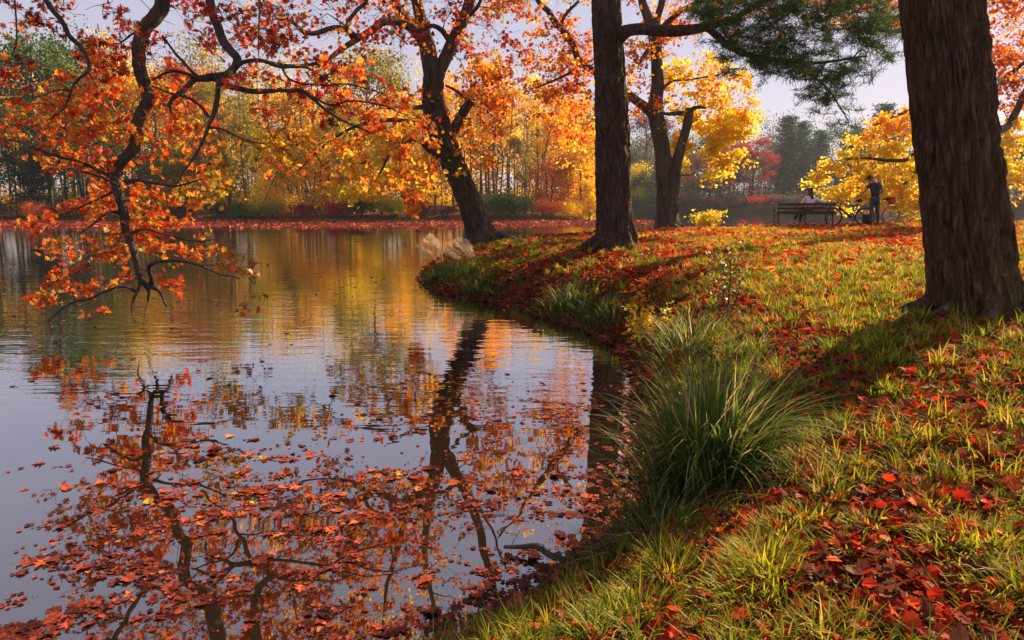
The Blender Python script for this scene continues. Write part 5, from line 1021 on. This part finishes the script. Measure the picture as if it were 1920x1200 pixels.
bicycle('dark mountain bicycle nearest the bench with its front wheel turned', (b1[0], b1[1], hz(b1[0], b1[1]) + .0), rad(180 - 12), MT['frame'], rad(5), rad(-42), .030)
bicycle('pale bicycle with a red bag on its rack, behind the standing person', (b2[0], b2[1], hz(b2[0], b2[1]) + .0), rad(180 + 4), MT['white_frame'], rad(-4), rad(6), .017, 'rack', .24, False)

def skin_mesh(name, verts, edges, radii, m, parent=None, lvl=2, root=0):
    me = bpy.data.meshes.new(name); me.from_pydata([tuple(v) for v in verts], edges, []); me.update(); o = obj(name, me, parent); me.materials.append(m)
    sm = o.modifiers.new('skin', 'SKIN'); sm.use_smooth_shade = True
    for v, r in zip(me.skin_vertices[0].data, radii): v.radius = (r, r) if not isinstance(r, tuple) else r; v.use_root = False
    me.skin_vertices[0].data[root].use_root = True
    ss = o.modifiers.new('sub', 'SUBSURF'); ss.levels = lvl; ss.render_levels = lvl; return o
def chain(V, E, R, start, pts, rads):
    i = start
    for p, r in zip(pts, rads): V.append(p); R.append(r); E.append((i, len(V) - 1)); i = len(V) - 1
    return i
def hand(V, E, R, wr, wrist, d, up, s=1.0):
    d = np.array(d, float); d /= np.linalg.norm(d); up = np.array(up, float); sd = np.cross(d, up); sd /= np.linalg.norm(sd); up = np.cross(sd, d); w = np.array(wrist)
    palm = chain(V, E, R, wr, [w + d * .05], [.028])
    for k, (off, L) in enumerate(((-.027, .062), (-.009, .075), (.009, .08), (.027, .07))):
        kn = w + d * .088 + sd * off; chain(V, E, R, palm, [kn, kn + d * L * .5 - up * .012, kn + d * L * .78 - up * .035], [.0105, .009, .007])
    tb = w + d * .03 - sd * .035; chain(V, E, R, wr, [tb, tb + d * .04 - sd * .02 - up * .01, tb + d * .065 - sd * .02 - up * .03], [.012, .010, .008])
def head(o_parent, c, tilt, hairstyle):
    """nose, ears, hair as pieces shaped on the head"""
    pass
def person(label, loc, rz, J, mats, hair_long, scale=1.0):
    t = thing('person', label, 'person', loc, rz); t.scale = (scale,) * 3
    V, E, R = [np.array(J['pelvis'])], [], [.07]
    sp = chain(V, E, R, 0, [J['waist'], J['chest']], [.07, .085]); nk = chain(V, E, R, sp, [J['neck']], [.055]); hb = np.array(J['head']); ax = hb - np.array(J['neck']); ax /= np.linalg.norm(ax)
    h1 = chain(V, E, R, nk, [hb - ax * .02, hb + ax * .07, hb + ax * .15, hb + ax * .20], [(.062, .072), (.078, .09), (.078, .092), (.045, .055)])
    fw = np.array(J['face']); fw = fw / np.linalg.norm(fw); chain(V, E, R, h1 - 2, [hb + ax * .075 + fw * .105], [.012])                     # nose
    sdv = np.cross(fw, ax)
    for q in (-1, 1): chain(V, E, R, h1 - 2, [hb + ax * .08 + sdv * .082 * q, hb + ax * .10 + sdv * .092 * q - fw * .01], [.014, .010])   # ears
    for s_ in ('L', 'R'):
        sh = chain(V, E, R, sp, [J['sh' + s_]], [.055]); el = chain(V, E, R, sh, [(np.array(J['sh' + s_]) * .5 + np.array(J['el' + s_]) * .5), J['el' + s_]], [.05, .041]); wr = chain(V, E, R, el, [np.array(J['el' + s_]) * .6 + np.array(J['wr' + s_]) * .4, J['wr' + s_]], [.040, .026])
        hand(V, E, R, wr, J['wr' + s_], J['hd' + s_], J.get('up' + s_, (0, 0, 1)))
        hp = chain(V, E, R, 0, [J['hip' + s_]], [.075]); kn = chain(V, E, R, hp, [np.array(J['hip' + s_]) * .5 + np.array(J['kn' + s_]) * .5, J['kn' + s_]], [.068, .055]); an = chain(V, E, R, kn, [np.array(J['kn' + s_]) * .6 + np.array(J['an' + s_]) * .4, J['an' + s_]], [.056, .036]); chain(V, E, R, an, [J['to' + s_]], [.030])
    skin_mesh('body', V, E, R, mats['skin'], t)
    # shirt
    V, E, R = [np.array(J['pelvis'])], [], [.158]; sp = chain(V, E, R, 0, [J['waist'], J['chest']], [.142, .168]); nb = np.array(J['chest']) * .2 + np.array(J['neck']) * .8; chain(V, E, R, sp, [np.array(J['chest']) * .55 + np.array(J['neck']) * .45, nb], [.135, .085])
    for s_ in ('L', 'R'):
        f = J.get('sleeve', .45); a, b_ = np.array(J['sh' + s_]), np.array(J['el' + s_]); sh = chain(V, E, R, sp, [a], [.088]); e1 = chain(V, E, R, sh, [a * (1 - min(f, 1)) + b_ * min(f, 1)], [.066 if f < 1 else .056])
        if f > 1: chain(V, E, R, e1, [np.array(J['el' + s_]) * .15 + np.array(J['wr' + s_]) * .85], [.042])
    skin_mesh('shirt', V, E, R, mats['shirt'], t)
    V, E, R = [np.array(J['pelvis']) * 1.0], [], [.140]; chain(V, E, R, 0, [np.array(J['pelvis']) * .5 + np.array(J['waist']) * .5], [(.140, .108)])
    for s_ in ('L', 'R'):
        hp = chain(V, E, R, 0, [J['hip' + s_]], [.112]); kn = chain(V, E, R, hp, [np.array(J['hip' + s_]) * .5 + np.array(J['kn' + s_]) * .5, J['kn' + s_]], [.094, .076]); chain(V, E, R, kn, [np.array(J['kn' + s_]) * .5 + np.array(J['an' + s_]) * .5, np.array(J['an' + s_]) * .92 + np.array(J['kn' + s_]) * .08], [.068, .055])
    skin_mesh('trousers', V, E, R, mats['pants'], t)
    for s_ in ('L', 'R'):
        a, b_ = np.array(J['an' + s_]), np.array(J['to' + s_]); V, E, R = [a - (b_ - a) * .28 - [0, 0, .02]], [], [.042]; chain(V, E, R, 0, [a * .6 + b_ * .4 - [0, 0, .01], b_ + (b_ - a) * .25], [.046, .034]); skin_mesh('shoe', V, E, R, mats['shoe'], t)
    V, E, R = [hb + ax * .13 - fw * .016], [], [.088]; chain(V, E, R, 0, [hb + ax * .195 - fw * .01], [.062]); bk = chain(V, E, R, 0, [hb + ax * .05 - fw * .030], [.078])
    if hair_long: chain(V, E, R, bk, [hb - ax * .05 - fw * .055, hb - ax * .14 - fw * .07, hb - ax * .22 - fw * .075], [.085, .082, .05])
    skin_mesh('hair', V, E, R, mats['hair'], t); return t
mp_ = P(1637, 415, 26.4)
person('person in a dark T-shirt and jeans standing between the two bicycles, head bent', (mp_[0], mp_[1], hz(mp_[0], mp_[1])), rad(6), {
    'pelvis': (0, 0, .95), 'waist': (-.01, .01, 1.13), 'chest': (-.03, .04, 1.36), 'neck': (-.06, .07, 1.53), 'head': (-.11, .12, 1.60), 'face': (-.6, .75, -.35),
    'shL': (-.215, .05, 1.44), 'shR': (.16, .05, 1.43), 'elL': (-.36, .12, 1.20), 'wrL': (-.55, .18, 1.03), 'hdL': (-.6, .1, -.5), 'elR': (.29, .0, 1.20), 'wrR': (.24, .22, 1.08), 'hdR': (-.3, .9, -.1),
    'hipL': (-.095, 0, .90), 'hipR': (.095, 0, .90), 'knL': (-.10, .02, .50), 'knR': (.14, .02, .50), 'anL': (-.10, -.02, .085), 'anR': (.185, -.02, .085), 'toL': (-.14, .15, .04), 'toR': (.22, .15, .04), 'sleeve': .55},
    dict(skin=MT['skin'], shirt=MT['shirt'], pants=MT['jeans'], shoe=MT['dshoe'], hair=MT['hair']), False, 1.03)
wp_ = P(1516, 421, YB); wx = wp_[0] - bc[0]
person('person in a white blouse with long dark hair seated on the bench', (bc[0] + wx, bc[1] + .02, bc[2]), rad(4), {
    'pelvis': (0, .04, .56), 'waist': (0, .02, .73), 'chest': (0, -.02, .95), 'neck': (-.0, -.01, 1.11), 'head': (.0, .01, 1.18), 'face': (-.1, 1, -.05),
    'shL': (-.185, -.01, 1.03), 'shR': (.185, -.03, 1.03), 'elL': (-.26, .16, .82), 'wrL': (-.14, .34, .70), 'hdL': (.7, .5, -.1), 'elR': (.40, -.14, .90), 'wrR': (.60, -.20, .86), 'hdR': (1, 0, -.15),
    'hipL': (-.09, .08, .54), 'hipR': (.09, .08, .54), 'knL': (-.16, .50, .53), 'knR': (-.02, .50, .55), 'anL': (-.42, .34, .16), 'anR': (-.10, .50, .10), 'toL': (-.56, .40, .07), 'toR': (-.12, .66, .05), 'sleeve': 1.2},
    dict(skin=MT['skin'], shirt=MT['blouse'], pants=MT['black'], shoe=MT['shoe'], hair=MT['hair']), True, .98)
pb = P(1625, 417, 26.0); z = hz(pb[0], pb[1]); bp_ = thing('backpack', 'black backpack standing on the grass between the bicycle wheels', 'backpack', (pb[0], pb[1], z), rad(15))
mb = MB(); mb.box((0, 0, .22), (.30, .17, .44), bev=.05); part('body', mb, MT['bag'], bp_); mb = MB(); mb.box((0, -.10, .15), (.22, .06, .20), bev=.02); part('pocket', mb, MT['bag'], bp_)
for sx in (-1, 1):
    mb = MB(); pt, rr = smooth_path([(sx * .08, .08, .42), (sx * .10, .14, .33), (sx * .10, .12, .12), (sx * .10, .08, .06)], [.014] * 4, .03); mb.tube(pt, rr, 6); part('strap', mb, MT['bag'], bp_)
mb = MB(); pt, rr = smooth_path([(-.04, .05, .43), (0, .05, .48), (.04, .05, .43)], [.008] * 3, .02); mb.tube(pt, rr, 6); part('handle', mb, MT['bag'], bp_)

# ------------------------------------------------------------------ the thin autumn haze
mb = MB(); mb.add(np.array([(x, y, z) for z in (-2.6, 42) for x, y in ((-330, -70), (330, -70), (330, 330), (-330, 330))]), [[[3, 2, 1, 0]], [[4, 5, 6, 7]], [[0, 1, 5, 4]], [[1, 2, 6, 5]], [[2, 3, 7, 6]], [[3, 0, 4, 7]]])
m, nt, o = mat('thin_haze'); pv = N(nt, 'ShaderNodeVolumePrincipled', i_Density=.00032); pv.inputs['Color'].default_value = (.70, .80, 1.0, 1); pv.inputs['Anisotropy'].default_value = .3; nt.links.new(pv.outputs[0], o.inputs['Volume'])
tag(obj('haze', mb.mesh('haze', m, smooth=False)), kind='stuff')
